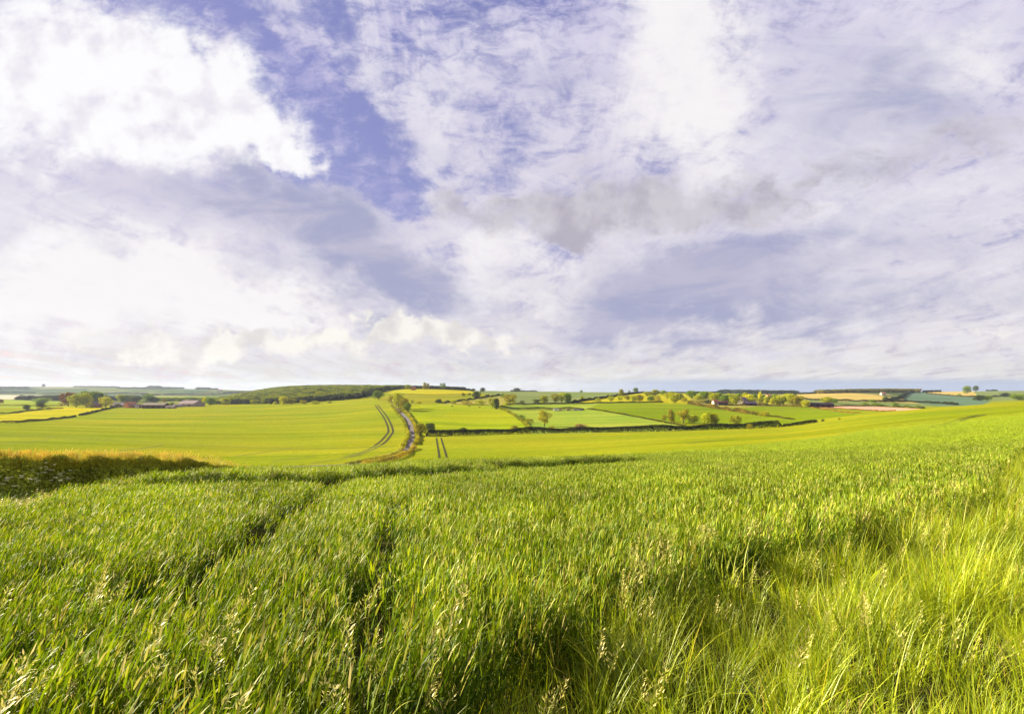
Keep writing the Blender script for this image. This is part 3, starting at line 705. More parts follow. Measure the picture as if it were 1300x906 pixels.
# --- hilltop
T(518,494,5.5,7,'round','Y','yellow green tree beside the red hilltop house, on its left',1150)
T(539,494.4,8.5,5,'tall','O','left and taller one of the two upright trees on the hilltop',1150)
T(543,494.4,7.2,4.5,'tall','O','right one of the two upright trees on the hilltop',1150)
T(562.5,494.5,8,7,'open','G','flat topped pine like tree on the hilltop',1150)
T(601,497.2,4,4.5,'round','D','first of the two small dark skyline trees right of the hilltop wood',1050)
T(613,497.4,5,6,'round','D','second and larger of the two dark skyline trees right of the hilltop wood',1050)
T(605,506,8.5,9.5,'round','D','dark round tree on the rough slope under the skyline',700)
T(588.5,502.5,3.5,4,'bush','D','small dark bush on the yellow slope left of the dark round tree',700)
T(596,501.5,2.6,4,'bush','D','small dark bush just above the dark round tree',700)
T(617,504,3,4,'bush','D','small dark bush just right of the dark round tree',700)
T(557,511.5,5,7,'bush','D','dark bush at the left end of the slope hedge',650)
T(576,512.5,5,8,'bush','Y','yellow bush in the middle of the slope below the hedge',600)
T(592,513.8,5.5,12,'bush','O','broad olive bush on the rough slope, left of two',600)
T(609,514,6,14,'bush','Y','broad yellow olive bush on the rough slope, right of two',600)
T(625,518,12,9,'open','Y','ragged olive tree at the top of the field hedge',550)
T(630,519.5,13,7,'tall','D','narrow dark tree beside the ragged olive tree',550)
T(647.5,515,14,13.5,'open','O','golden brown open tree right of the narrow dark tree',550)
T(639,505,5,6,'bush','G','dark green bush behind the golden brown open tree',700)
T(663,512.5,4,6,'bush','D','small dark bush left of the trees on the upper hedge',700)
T(682,513,6,10,'bush','D','low dark bush left of the upper hedge tree',650)
T(691,512.5,10,10,'round','Y','yellow green tree on the upper hedge, left of the large group',650)
T(705,512.5,12,10,'open','O','left tree of the golden group on the upper hedge',650)
T(713,512.5,13,10,'open','Y','middle tree of the golden group on the upper hedge',650)
T(721,512.5,12.5,9,'tall','G','right and darkest tree of the golden group on the upper hedge',650)
T(739,509,6.5,5,'open','Y','small pale yellow tree right of the golden group',700)
T(759,511,5.5,8,'bush','Y','yellow bush on the hedge junction right of the golden group',650)
T(738,498,2.6,3.5,'round','G','tiny tree on the plain skyline above the golden group',1200)
T(656,496.6,4,8,'round','D','dark skyline tree at the left end of the skyline hedge',1100)
T(691,541.5,19,18,'open','O','large golden brown tree standing alone in the middle field',420)
T(653,547.5,7,10,'round','O','round golden bush tree on the long hedge left of the large lone tree',380)
T(662,533,6,10,'bush','G','green bush on the diagonal hedge',450)
T(671,537,6,11,'bush','Y','yellow bush at the lower end of the diagonal hedge',430)
T(701,545.5,5,9,'bush','O','small brown bush behind the long hedge under the lone tree',400)
T(737,546,7.5,12,'round','P','pinkish brown rounded tree on the long hedge',390)
T(588,549.5,6.5,9,'round','D','dark rounded tree rising from the left part of the long hedge',380)
# --- trees in the vivid field
T(843,535,8,7,'open','O','leftmost and smallest of the row of trees in the vivid green field',420)
T(852,536.5,16,9,'tall','O','slender brown tree second in the row in the vivid green field',420)
T(868,537.5,17,16,'open','O','large dark spreading tree in the middle of the row in the vivid field',420)
T(881,537,9.5,12,'round','Y','low wide tree right of the large spreading tree in the vivid field',420)
T(899,539.5,15,15,'round','Y','big yellow green tree near the right of the row in the vivid field',410)
T(907.5,539.5,13,9,'round','O','darker tree touching the big yellow green one on its right',410)
T(934,541.5,13,12,'open','O','rightmost open tree of the row, just above the long hedge',390)
T(952,545,6,8,'bush','O','rounded brown bush rising from the long hedge near its right part',360)
T(1044.5,534.8,3,4,'bush','D','single dark bush on the crest at the end of the long hedge',330)
T(1065.5,532.6,2.6,3.5,'bush','O','tiny brown bush on the crest beyond the end of the long hedge',330)
# --- orchard slope and village
T(788.5,502.5,8,6,'round','O','golden tree at the left end of the upper lane hedge',750)
T(807,498.5,6,5.5,'round','G','round green tree standing on the skyline left of the village',900)
T(799,498.5,3,3,'bush','G','tiny green bush on the skyline left of the round skyline tree',900)
for i,(px,py,h,w,k,c,l) in enumerate([
 (775,510,7,9,'open','Y','pale ragged tree at the left of the orchard slope'),
 (787,509.5,7.5,7,'open','Y','thin pale tree second along the orchard slope'),
 (804,510,7.5,8,'round','Y','yellow green tree third along the orchard slope'),
 (812,509.5,8,9,'round','O','golden tree fourth along the orchard slope'),
 (832,503,8,10,'round','Y','yellow green tree high on the orchard slope'),
 (827,509.5,6.5,9,'round','G','darker green tree low on the orchard slope'),
 (835,509,6.5,8,'bush','O','brown bush at the right foot of the orchard slope'),
 (847,507,8,8,'open','Y','open yellow tree in the middle between orchard slope and village'),
 (857,512,12,13,'round','Y','large yellow olive tree at the left entrance of the village'),
 (869,510,5,8,'bush','O','rusty bush at the foot of the first village trees'),
 (878,506,9.5,13,'round','G','dark green domed tree at the left of the village'),
 (893,507,9.5,14,'round','G','second dark green domed tree at the left of the village'),
 (886,508,6,10,'round','Y','low yellow tree between the two dark domed village trees'),
 (907,510,10.5,11,'round','Y','yellow tree behind the white cottage'),
 (921.5,512,10,13,'round','G','green tree right of the white cottage'),
 (934,513.5,10.5,14,'round','Y','round yellow tree left of the gabled village house'),
 (949,513,11.5,14,'round','B','bright yellow tree right of the gabled village house'),
 (955,514,9,10,'round','Y','yellow olive tree between the gabled house and the poplar'),
 (965,514,15.5,5.5,'poplar','B','slender golden poplar rising over the village'),
 (974,513.5,10,8,'round','Y','yellow tree just right of the poplar'),
 (981,514,8,7,'round','B','small bright yellow tree second right of the poplar'),
 (989,515,12,14,'round','Y','large yellow green tree in the middle of the right half of the village'),
 (994,513.5,10,7,'round','D','dark green tree wedged behind the large yellow green one'),
 (1003,513,12,13,'round','Y','tall golden green tree near the right end of the village'),
 (1011,516,12,13,'round','O','golden tree in front at the right end of the village'),
 (1023,517,8.5,10,'round','B','small bright golden tree left of the dark long barn'),
 (1050,512.5,8,13,'round','Y','yellow tree behind the dark long barn'),
 (1058,512,6,9,'round','G','green tree behind the right end of the dark long barn'),
 (1107,510.5,3.5,7,'bush','G','dark green bush on the hedge under the golden hill field'),
 (1124,509.5,5.5,7,'round','D','dark round tree on the corner of the blue green field'),
 (863,508,8,9,'round','G','green tree behind the large yellow olive village entrance tree'),
 (900,506,8,10,'round','Y','yellow green tree behind and between the second dark dome and the cottage'),
 (913,508,9,9,'round','G','dark green tree standing behind the yellow tree of the cottage'),
 (927,509,9,10,'round','Y','yellow tree just behind the green tree right of the cottage'),
 (938,508,8,9,'round','G','green tree behind the gabled village house on its left'),
 (946,507,8,8,'round','Y','yellow tree rising behind the ridge of the gabled house'),
 (958,509,9,9,'round','G','green tree close on the left of the poplar trunk'),
 (969,511,9,8,'round','G','green tree at the right foot of the poplar'),
 (984,510,9,9,'round','G','green tree behind the small bright yellow one right of the poplar'),
 (999,509,9,10,'round','Y','yellow green tree behind the dark one near the right end of the village'),
 (1008,510,9,9,'round','G','green tree behind the golden trees at the right end of the village'),
 (1016,511,8,8,'round','Y','yellow green tree between the golden right end trees and the small bright one'),
 (822,503,6,8,'round','Y','small yellow tree high on the orchard slope, left of the highest one'),
 (796,508,6,7,'round','O','small golden tree between the thin pale tree and the third orchard tree'),
 (842,502,6,8,'round','G','green tree on the top edge of the orchard slope'),
 (853,503,6,9,'round','Y','yellow tree on the top edge between orchard and village'),
 ]): T(px,py,h,w,k,c,l,600)
T(898,512.5,4.5,9,'bush','K','very dark low bush left of the white cottage',600)
T(960,526,4.5,6,'bush','O','first rusty bush of the short row below the village',450)
T(966,527.5,5,6,'bush','O','second rusty bush of the short row below the village',450)
T(972,528.5,6.5,8.5,'bush','O','largest rusty bush at the right of the short row below the village',450)
T(1099,514.5,3.5,9,'bush','G','green bush on the hedge over the tan stubble field, left part',700)
T(1112,515,3.5,10,'bush','G','green bush on the hedge over the tan stubble field, middle part',700)
T(1137,515.5,4.5,8,'bush','G','green bush on the hedge over the tan stubble field, right part',700)
T(1228,499.5,9,8.5,'round','G','round green tree on the right skyline, left of the pair',1500)
T(1239,496,6.5,6,'round','D','dark smaller tree on the right skyline, right of the pair',1700)
T(1244,509,7,12,'round','D','dark tree showing over the wheat slope at right, left one of two',650)
T(1254,508.5,6,10,'round','G','green tree showing over the wheat slope at right, right one of two',650)
T(1276,504,5,9,'round','K','blue green tree in the far green field at right',1200)
T(1293,508.5,8,18,'round','G','wide green tree at the right edge of the photo above the wheat',700)
T(1218,503,3,5,'bush','G','small bush on the boundary of the far blue green field',1100)
T(1167,497.6,4.2,5,'open','C','small reddish tree on the right skyline beside the blue green field',1700)

# ------------------------------------------------------------------ hedges
def hedge(name, pts, h, w, c, label, ymin=300, dn=26, size=.26, bumps=.35, seed=0, cat='hedge', top=None, ymax=8400, wild=0):
    r = np.random.default_rng(900+seed+int(pts[0][0])*3)
    W = np.array([at(p[0], p[1], ymin, ymax)[:2] for p in dens(pts, 10)])
    seg = np.linalg.norm(np.diff(W, axis=0), axis=1); S = np.concatenate([[0], np.cumsum(seg)]); L = S[-1]
    n = int(L*dn*2.2); s = r.random(n)*L; x = np.interp(s, S, W[:,0]); y = np.interp(s, S, W[:,1])
    T_ = np.stack([np.interp(s, S, np.gradient(W[:,0], S)), np.interp(s, S, np.gradient(W[:,1], S))], -1); T_ /= np.linalg.norm(T_, axis=1)[:,None]+1e-9
    Nn = np.stack([-T_[:,1], T_[:,0]], -1)
    ph = r.random(6)*6.28
    H = h*(1+bumps*(.45*np.sin(s/L*6.28*L/37+ph[0])+.35*np.sin(s/11+ph[1])+.3*np.sin(s/4.3+ph[2])))
    H = np.maximum(H, h*.35)*np.clip(np.minimum(s, L-s)/(h*.8)+.35, 0, 1)
    a = r.random(n)*np.pi; q = 1-.35*r.random(n)**1.5
    off = np.cos(a)*w*.5*q; z = np.sin(a)**.7*H*q
    x = x+Nn[:,0]*off; y = y+Nn[:,1]*off
    g = hgt(x, y); me_org = np.array([W[:,0].mean(), W[:,1].mean(), float(hgt(W[:,0].mean(), W[:,1].mean()))])
    P = np.stack([x, y, g+z], -1)-me_org
    V, Q = quads_at(P, np.full(n, size), r)
    tint = np.clip(.5+.25*np.sin(s/7+ph[3])+r.normal(0,.15,n)+ (z/H-.5)*.0, 0, 1)
    o = link(name, mesh_np(name, V, Q, [foliage_m], tint=np.repeat(tint,4)))
    o.location = me_org; o.color = (*COLR.get(c, c if isinstance(c, tuple) else (1,1,1)), 1) if isinstance(c, str) else (*c, 1)
    tag(o, label, cat); return o
HD = (.030,.036,.012); HB = (.08,.07,.015); HY_ = (.22,.235,.008)
hedge('hedge', [(541,553),(600,552),(660,550.5),(720,549.3),(790,548.2),(850,547),(905,545.4),(960,543.6),(992,541.8)], 3.5, 3.2, HD, 'long dark hedge running right from the lane across the whole middle of the view', 300, 60, .30, .24)
hedge('hedge', [(993,541.7),(1005,540.6),(1020,538.6),(1037,536)], 1.7, 2.4, HD, 'low thin end of the long dark hedge where it climbs to the crest at right', 300, 40, .26, .2)
hedge('hedge', [(633,518),(641,521),(650,526),(660,532),(668,539),(675,547)], 1.9, 2.2, HY_, 'yellow olive hedge dropping diagonally to the long hedge', 400, 24)
hedge('hedge', [(634,518.3),(660,520),(700,520.6),(742,520.2)], 2.7, 2.5, HD, 'dark hedge behind the parked vehicles', 500, 26, .3)
hedge('hedge', [(642,514),(668,513.6),(700,513),(740,512.3),(800,511.4),(842,511)], 1.9, 2.5, HD, 'straight dark hedge under the golden tree group', 600, 22, .3)
hedge('hedge', [(725,512),(740,509),(760,506.3),(780,503.4),(800,500.2),(818,498.5)], 3.0, 4, HD, 'dark hedge climbing to the skyline left of the village', 650, 30, .4)
hedge('hedge', [(745,519),(765,521.5),(790,526),(815,530.5),(842,536),(870,541)], 1.0, 1.6, HB, 'low brownish hedge slanting through the vivid green fields', 420, 16)
hedge('hedge', [(842,536.2),(870,538.6),(900,540.6),(925,541.8)], .9, 1.5, HY_, 'low rough grass line under the row of field trees', 400, 14, cat='grass line')
hedge('hedge', [(874,513),(890,515.5),(905,518),(925,521),(945,524.3),(958,526)], 3.2, 4, (.16,.13,.02), 'bushy rusty hedge slanting below the village', 500, 34, .4, .5)
hedge('hedge', [(958,526.5),(985,529),(1000,531.5),(1008,532.3)], .9, 2, HB, 'low brown end of the slanting hedge below the village', 450, 16)
hedge('hedge', [(553,510.5),(565,512),(580,510),(600,507),(622,503.5),(640,501.5)], 2.0, 3, HD, 'ragged dark hedge on the rough slope left of centre', 650, 18, .35, .9)
hedge('hedge', [(500,499.8),(540,501),(570,500.8),(596,500)], .8, 1.2, (.14,.14,.02), 'thin line under the yellow hilltop field', 800, 10)
hedge('hedge', [(0,537.8),(20,536.6),(40,535),(60,533.3),(78,531.6),(96,529)], 1.8, 2.2, HD, 'dark hedge below the bright field at far left, first stretch', 500, 22)
hedge('hedge', [(101,527.6),(115,524.5),(130,520.8),(146,517.5)], 2.2, 2.8, HD, 'dark hedge below the bright field, stretch nearest the farm', 500, 26)
hedge('hedge', [(-60,532),(0,528),(30,522.5),(60,519.5),(80,518.5)], 1.6, 2.5, HD, 'thin dark hedge between the two left fields', 700, 16)
hedge('hedge', [(-60,515.5),(20,515.2),(80,515.8)], 2, 3, HB, 'brown line of hedge left of the farm clump', 900, 14)
hedge('hedge', [(497,514),(504,524),(512,533),(515.5,541),(516,546)], 1.3, 2.2, HY_, 'bright yellow verge hedge on the left side of the upper lane', 380, 40, .22, cat='verge')
hedge('hedge', [(516.5,547),(518.5,552),(518,556),(514.5,560),(513.5,565),(510,569.5)], 1.7, 2.4, (.36,.36,.012), 'bright clipped hedge on the left side of the lane bend', 260, 46, .22, .7, cat='hedge')
hedge('hedge', [(510,570.5),(505,576),(492,580.5),(478,583.5),(460,586.5),(440,590)], 1.2, 2.2, (.36,.35,.05), 'pale straw verge on the left side of the lower lane', 200, 50, .16, .4, cat='verge')
hedge('hedge', [(511,519),(517,524),(523,532),(527,541),(529.5,549),(530.5,556),(529.5,563),(526,569)], 1.5, 2.4, (.30,.28,.008), 'yellow verge hedge on the right side of the lane', 300, 44, .22, .3, cat='verge')
hedge('hedge', [(526,569),(520,574.5),(510,580),(497,584.5),(480,588),(462,591)], 1.6, 2.6, (.38,.31,.03), 'orange tinted verge on the right side of the lower lane', 180, 60, .15, .4, cat='verge')
hedge('hedge', [(648,496.9),(665,497),(682,497.3)], 3.0, 4, HD, 'dark hedge on the skyline right of the hilltop', 1100, 16, .5)
hedge('hedge', [(1028,517.5),(1050,520),(1070,523),(1093,527.5)], .9, 1.6, (.26,.17,.03), 'thin orange brown hedge between the two green fields at right', 500, 14)
hedge('hedge', [(1036,517.3),(1080,519.6),(1110,521.4),(1137,524)], .9, 1.6, (.22,.13,.03), 'thin rusty hedge under the tan stubble field', 520, 14)
hedge('hedge', [(1046,515.6),(1072,515.6),(1110,516),(1150,517.5),(1172,518.5)], 2.2, 4, (.09,.11,.02), 'green hedge above the tan stubble field', 620, 18, .4, .6)
hedge('hedge', [(1015,507),(1045,508.4),(1075,509.2),(1110,510.2),(1150,510.2),(1200,512.6),(1215,514)], 3.2, 5, HD, 'dark hedge under the golden hill field', 800, 16, .5)
hedge('hedge', [(1128,509),(1140,506.5),(1145,503),(1150,500),(1158,498)], 4.5, 7, (.03,.045,.018), 'dark kinked hedge on the left of the blue green field', 900, 16, .7)
hedge('hedge', [(1176,499.5),(1200,501.8),(1222,503.5),(1245,504.4)], 3, 5, HB, 'brown hedge on the top of the blue green field', 1100, 12, .6)
hedge('hedge', [(1172,498),(1180,497.6),(1194,497.2)], 6, 8, (.03,.04,.02), 'short dark skyline hedge right of the reddish tree', 1700, 16, .9)
hedge('hedge', [(1252,496.3),(1262,496.2),(1266,496.2)], 6, 8, (.03,.04,.02), 'short dark skyline hedge at the far right, left one', 1900, 14, .9)
hedge('hedge', [(1226,503.6),(1250,504),(1290,503)], 4, 6, (.06,.085,.03), 'green line of hedge in the far right fields', 1200, 12, .7)
hedge('hedge', [(590,494.7),(598,496)], 4, 6, HD, 'last dark hedge of the hilltop, beside the small skyline trees', 1100, 16, .5)
hedge('hedge', [(880,509.8),(905,512.4),(925,514.5),(950,514.5),(985,515.2),(1020,516.5)], 2.2, 4, (.20,.17,.03), 'rough boundary hedge along the foot of the village', 600, 24, .35, .7)

# ------------------------------------------------------------------ woods (one mass each)
wood_m = leaf_mat('wood_foliage', False, [(0,(.05,.08,.01)),(.35,(.13,.18,.012)),(.7,(.25,.30,.014)),(1,(.38,.38,.02))], .2, .8, .05, .004, .25, .75, 1.3)
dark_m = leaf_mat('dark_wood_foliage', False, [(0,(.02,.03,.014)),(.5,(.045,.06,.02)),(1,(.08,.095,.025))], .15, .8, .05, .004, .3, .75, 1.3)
hill_m = leaf_mat('mixed_wood_foliage', False, [(0,(.05,.06,.016)),(.4,(.10,.11,.02)),(.75,(.22,.20,.03)),(1,(.33,.22,.05))], .2, .8, .05, .004, .25, .75, 1.3)
def crown_set(nm, mat):
    L = []
    for me, _ in PROTO['round'][:2]+PROTO['bush'][:2]+PROTO['tall'][:1]:
        c = me.copy(); c.materials.clear(); c.materials.append(mat); L.append(c)
    return proto_coll(nm, L)
CF = crown_set('far_crown', leaf_mat('far_wood_foliage', False, [(0,(.04,.06,.03)),(1,(.10,.13,.05))], .2, .8, .05, .004, .3, .75, 1.3))
CW, CD, CH = crown_set('wood_crown', wood_m), crown_set('dark_crown', dark_m), crown_set('hill_crown', hill_m)
def wood(poly, y0, y1, step, H, coll, label, name='woodland'):
    pw = np.array([(p[0], p[1]) for p in poly]); pw2 = [(px, Y) for px, Y in pw]
    lo, hi = pw[:,0].min(), pw[:,0].max()
    ys = [];  y = pw[:,1].min()
    n = int((hi-lo)/F*(y0+y1)/2*(y1-y0)/step**2)
    Y = np.sqrt(rng.random(n)*(y1**2-y0**2)+y0**2); X = rng.uniform(lo, hi, n)
    k = inpoly(X, Y, pw2); X, Y = X[k], Y[k]; x = (X-CX)/F*Y; n = len(x)
    h = H*rng.uniform(.75,1.2,n); w = step*1.5*rng.uniform(.8,1.25,n)
    o = scatter(name, np.stack([x,Y,hgt(x,Y)-h*.12],-1), np.stack([np.zeros(n),np.zeros(n),rng.random(n)*6.28],-1), np.stack([w,w,h],-1), rng.integers(0,5,n), coll)
    tag(o, label, 'woodland', kind='stuff'); print(name, n); return o
# polygons: (photograph column, metres ahead)
wood([(268,1120),(300,1060),(345,985),(380,940),(400,940),(430,950),(452,975),(468,1080),(485,1230),(500,1400),(520,1500),(520,1900),(440,2050),(340,2200),(315,2300),(300,2400),(292,1700),(268,1250)], 930, 2400, 13, 10, CW, 'large yellow green wood covering the hill left of centre')
wood([(268,1095),(300,1040),(345,965),(380,922),(430,930),(455,955),(470,1060),(486,1215),(502,1385),(496,1400),(480,1240),(464,1090),(450,985),(430,958),(380,950),(345,993),(300,1068),(268,1123)], 920, 1400, 9, 9, CD, 'front edge of the large wood on the left hill, shade painted as dark foliage')  # dark crowns paint the shade along the front of the wood
wood([(488,1330),(530,1420),(590,1440),(590,1520),(488,1600)], 1320, 1600, 10, 8, CD, 'dark belt of wood along the crest behind the yellow hilltop field')
wood([(1036,1900),(1050,1850),(1130,1960),(1165,2080),(1165,2230),(1036,2150)], 1840, 2240, 12, 12, CH, 'mixed brown and green wood on the right hand hilltop')
wood([(915,2500),(940,2300),(1008,2300),(1012,2700),(915,2800)], 2300, 2800, 20, 15, CD, 'flat dark wood on the horizon behind the village')
wood([(800,2400),(915,2400),(915,2500),(800,2500)], 2400, 2500, 22, 7, CD, 'thin distant tree line on the horizon left of the village')
wood([(1004,1960),(1036,1930),(1036,1970),(1004,2000)], 1930, 2000, 12, 6, CD, 'low line of trees joining the two right hand woods')
wood([(24,1560),(80,1500),(150,1560),(150,1620),(24,1640)], 1500, 1640, 14, 12, CD, 'dark tree belt in the left fields beyond the farm clump')
wood([(200,1500),(345,1450),(345,1560),(200,1600)], 1450, 1600, 13, 9, CW, 'tree belt beyond the grey barn at left')
for i,(a,b,y,d,h,l) in enumerate([(-40,36,4200,300,22,'dark wood on the far left hills, at the photo edge'),(-40,43,3500,120,14,'dark wood low on the far left hills'),(55,78,3400,80,10,'short dark tree belt low on the far hills'),
        (95,152,5000,100,14,'line of trees on the far left skyline'),(150,215,4500,160,16,'tree line winding over the far hills above the farm'),(188,205,4900,200,28,'dark copse on the far skyline above the long barn'),(206,232,4900,150,18,'long low copse on the far skyline right of the dark copse'),
        (250,266,4700,220,22,'dark copse on the far hill over the big grey barn'),(268,276,4700,150,16,'small copse left of the pale far house'),(180,345,3000,70,10,'tree line at the foot of the far hills, above the grey barn'),(130,190,3400,80,10,'tree line at the foot of the far hills above the farm'),(285,330,3300,200,13,'copse where the far hills meet the wood')]):
    wood([(a,y),(b,y+40),(b,y+d),(a,y+d*.8)], y, y+d, 17, h*.72, CF, l)

# ------------------------------------------------------------------ buildings, vehicles, animals
M = {k: plain(k, c, ro, va, sc) for k, c, ro, va, sc in [
 ('brick', (.42,.17,.10), .9, .2, 2), ('orange_brick', (.80,.36,.17), .9, .15, 2), ('slate', (.20,.15,.21), .6, .2, 1), ('grey_roof', (.20,.16,.165), .8, .25, .3), ('beige_roof', (.26,.22,.16), .8, .2, .6),
 ('red_roof', (.46,.17,.10), .8, .2, 1.5), ('white_wall', (.52,.45,.38), .8, .06, 1), ('dark_wall', (.09,.035,.045), .9, .25, 1), ('dark_barn', (.045,.03,.05), .9, .25, 1), ('pale_wall', (.36,.27,.24), .85, .1, 1), ('grey_wall', (.34,.33,.36), .85, .1, 1),
 ('wood_door', (.10,.07,.06), .8, .2, 2), ('stone', (.50,.40,.28), .9, .2, 2)]}
gl = bpy.data.materials.new('window_glass'); nt = nt_of(gl); b = N(nt,'ShaderNodeBsdfPrincipled'); b.inputs['Base Color'].default_value = (.03,.035,.05,1); b.inputs['Roughness'].default_value = .12
o_ = N(nt,'ShaderNodeOutputMaterial'); nt.links.new(b.outputs[0], o_.inputs[0]); M['glass'] = gl
def building(name, px, py, wpx, hw, hr, dep, rz, wall, roof, label, ymin=600, house=False, chim=0, doors=1, cat='barn', z=0):
    p = at(px, py, ymin); W = wpx*p[1]/F/max(.5, abs(math.cos(rz))); e = empty(name, tuple(p), rz); tag(e, label, cat)
    x = W/2; y = dep/2; ov = .35
    m = MB(); m.add([(-x,-y,-2.0),(x,-y,-2.0),(x,y,-2.0),(-x,y,-2.0),(-x,-y,hw),(x,-y,hw),(x,y,hw),(-x,y,hw),(-x,0,hw+hr-.05),(x,0,hw+hr-.05)],
          [(0,3,2,1),(0,1,5,4),(2,3,7,6),(1,2,6,9,5),(3,0,4,8,7)]); m.build('wall', M[wall], e)
    t = .16; k = hr/y; m = MB()
    for s in (-1,1):
        pts = [(-x-ov, s*(y+ov), hw-ov*k+.02),(x+ov, s*(y+ov), hw-ov*k+.02),(x+ov,0,hw+hr+.02),(-x-ov,0,hw+hr+.02)]
        up = [(a,b_,c+t) for a,b_,c in pts]
        m.add(pts+up, [(0,1,2,3),(4,7,6,5),(0,4,5,1),(1,5,6,2),(2,6,7,3),(3,7,4,0)])
    rf = m.build('roof', M[roof], e)
    for i in range(chim):
        c = MB(); cxx = (-x+.9) if i == 0 else (x-.9); c.box(cxx-.4,cxx+.4,-.35,.35,hw+hr-.6,hw+hr+1.3); c.box(cxx-.5,cxx+.5,-.45,.45,hw+hr+1.3,hw+hr+1.45); c.build('chimney', M['brick'], rf)
    if house:
        nwin = max(2, int(W/3))
        for fl in range(2 if hw > 4 else 1):
            for i in range(nwin):
                if fl == 0 and i == nwin//2: continue
                wx = -x+W*(i+.5)/nwin; wz = 1.0+fl*2.7
                wf = MB(); wf.box(wx-.6,wx+.6,-y-.06,-y+.02,wz-.05,wz+1.25); wo = wf.build('window', M['white_wall'], e)
                g = MB(); g.box(wx-.5,wx+.5,-y-.085,-y-.05,wz+.05,wz+1.15); g.build('pane', gl, wo)
        d = MB(); dx = -x+W*(nwin//2+.5)/nwin; d.box(dx-.5,dx+.5,-y-.06,-y+.02,0,2.1); d.build('door', M['wood_door'], e)
    else:
        for i in range(doors):
            dx = -x+W*(i+.5)/max(doors,1); d = MB(); hh = min(hw*.8, 3.6); d.box(dx-1.7,dx+1.7,-y-.08,-y+.02,0,hh)
            for q in range(5): d.box(dx-1.6+q*.68,dx-1.5+q*.68,-y-.12,-y-.08,.1,hh-.1)
            d.build('door', M['wood_door'], e)
    return e
bd = building
bd('brick_house',123,517,9,4.6,4.0,8,.35,'brick','slate','brick house with a purplish roof half hidden behind the lemon yellow tree',900,True,1,cat='house')
bd('slate_roofed_barn',151,516.5,19,2.8,3.6,10,-.1,'brick','slate','long farm building with mauve slate roof left of the orange house',870,doors=3)
bd('farmhouse',166,517.5,6.5,5.2,3.4,8,1.2,'orange_brick','red_roof','orange sunlit gabled farmhouse',850,True,1,cat='house')
bd('farm_outbuilding',176,517.5,12,3.0,2.6,7,.05,'brick','grey_roof','low brick outbuilding between the orange house and the long barn',870,doors=2)
bd('white_shed',174,518,4,2.6,1.2,4,0,'white_wall','grey_roof','small white shed in front of the brick outbuilding',820,doors=0,cat='shed')
bd('long_barn',198,518,28,4.6,3.0,14,0,'dark_wall','beige_roof','long low barn with dark red wall and beige roof',850,doors=4)
bd('low_shed',217,518.2,12,2.2,1.0,6,-.1,'pale_wall','grey_roof','low pale shed at the right end of the long barn',830,doors=1,cat='shed')
bd('farm_shed',226,516.5,10,2.8,1.6,8,.1,'grey_wall','grey_roof','small grey shed left of the big grey barn',860,doors=1,cat='shed')
bd('big_barn',243,515.8,24,4.2,5.0,22,-.35,'pale_wall','grey_roof','big barn with wide mauve grey roof and pale walls',900,doors=2)
bd('hilltop_house',525,495,5.5,3.4,2.8,7,0,'brick','red_roof','red roofed house on the crest behind the yellow hilltop field',1180,True,1,cat='house')
bd('far_house',279.5,497.3,6.5,7,4,14,.1,'white_wall','red_roof','pale house with red roof on the far hills at left',4000,True,0,cat='house')
bd('white_cottage',908,513.5,6,3.2,2.4,7,.1,'white_wall','red_roof','small white cottage with pinkish roof at the left of the village',640,True,1,cat='cottage')
bd('village_barn',917,514,13,2.6,2.0,8,0,'dark_barn','dark_wall','low dark barn attached right of the white cottage',640,doors=1)
bd('gabled_house',943,513.5,7.5,5.6,3.6,9,.5,'white_wall','slate','tall pale gabled house with two chimneys amid the yellow trees',640,True,2,cat='house')
bd('village_stable',952,514.5,14,2.8,2.0,8,0,'dark_barn','slate','dark low stable right of the gabled house',600,doors=2,cat='stable')
bd('pink_roofed_house',978,508,9,5.5,3.4,10,.1,'stone','red_roof','house with pinkish roof behind the poplar',900,True,1,cat='house')
bd('dark_long_barn',1042,516.6,27,3.4,1.8,12,0,'dark_barn','dark_barn','dark long barn at the right end of the village',620,doors=4)
bd('hill_cottage',1121,501.2,5.5,4.4,2.6,10,0,'white_wall','red_roof','white house with reddish roof below the right hand wood',1500,True,1,cat='house')

def vehicle(name, px, py, L, Hh, Wd, mat, label, cat, kind, rz=0):
    p = at(px, py, 450); e = empty(name, tuple(p), rz); tag(e, label, cat)
    m = MB(); x = L/2; y = Wd/2
    prof = {'van': [(-x,.35),(x,.35),(x,.9),(x*.86,1.15),(x*.6,Hh),(-x*.97,Hh),(-x,Hh*.9)],
            'car': [(-x,.35),(x,.35),(x,.75),(x*.55,.92),(x*.22,Hh),(-x*.55,Hh),(-x*.9,.95),(-x,.85)],
            'caravan': [(-x*.9,.45),(x*.9,.45),(x,1.0),(x*.92,Hh*.85),(x*.8,Hh),(-x*.8,Hh),(-x*.95,Hh*.8),(-x,1.0)]}[kind]
    n = len(prof); vs = [(a,-y,b_) for a,b_ in prof]+[(a,y,b_) for a,b_ in prof]
    m.add(vs, [tuple(range(n)), tuple(range(n,2*n))[::-1]]+[(i,(i+1)%n,n+(i+1)%n,n+i) for i in range(n)])
    m.build('body', mat, e)
    for s in (-.6,.6) if kind != 'caravan' else (0,):
        for yy in (-y,y):
            w = MB(); w.cyl((s*x,yy*.96,.33),.33,1,.22,14); w.build('wheel', M['dark_barn'], e)
    wn = MB()
    for a,b_ in ((-.45,-.05),(.0,.38)): wn.box(x*a,x*b_,-y-.02,-y+.01,Hh*.58,Hh*.86)
    wn.build('window', gl, e); return e
vm = lambda n, c: plain(n, c, .35, .05, 1)
vehicle('caravan',706,521.6,5.6,2.5,2.2,vm('white_paint',(.85,.80,.82)),'white caravan at the left end of the dark hedge row','caravan','caravan')
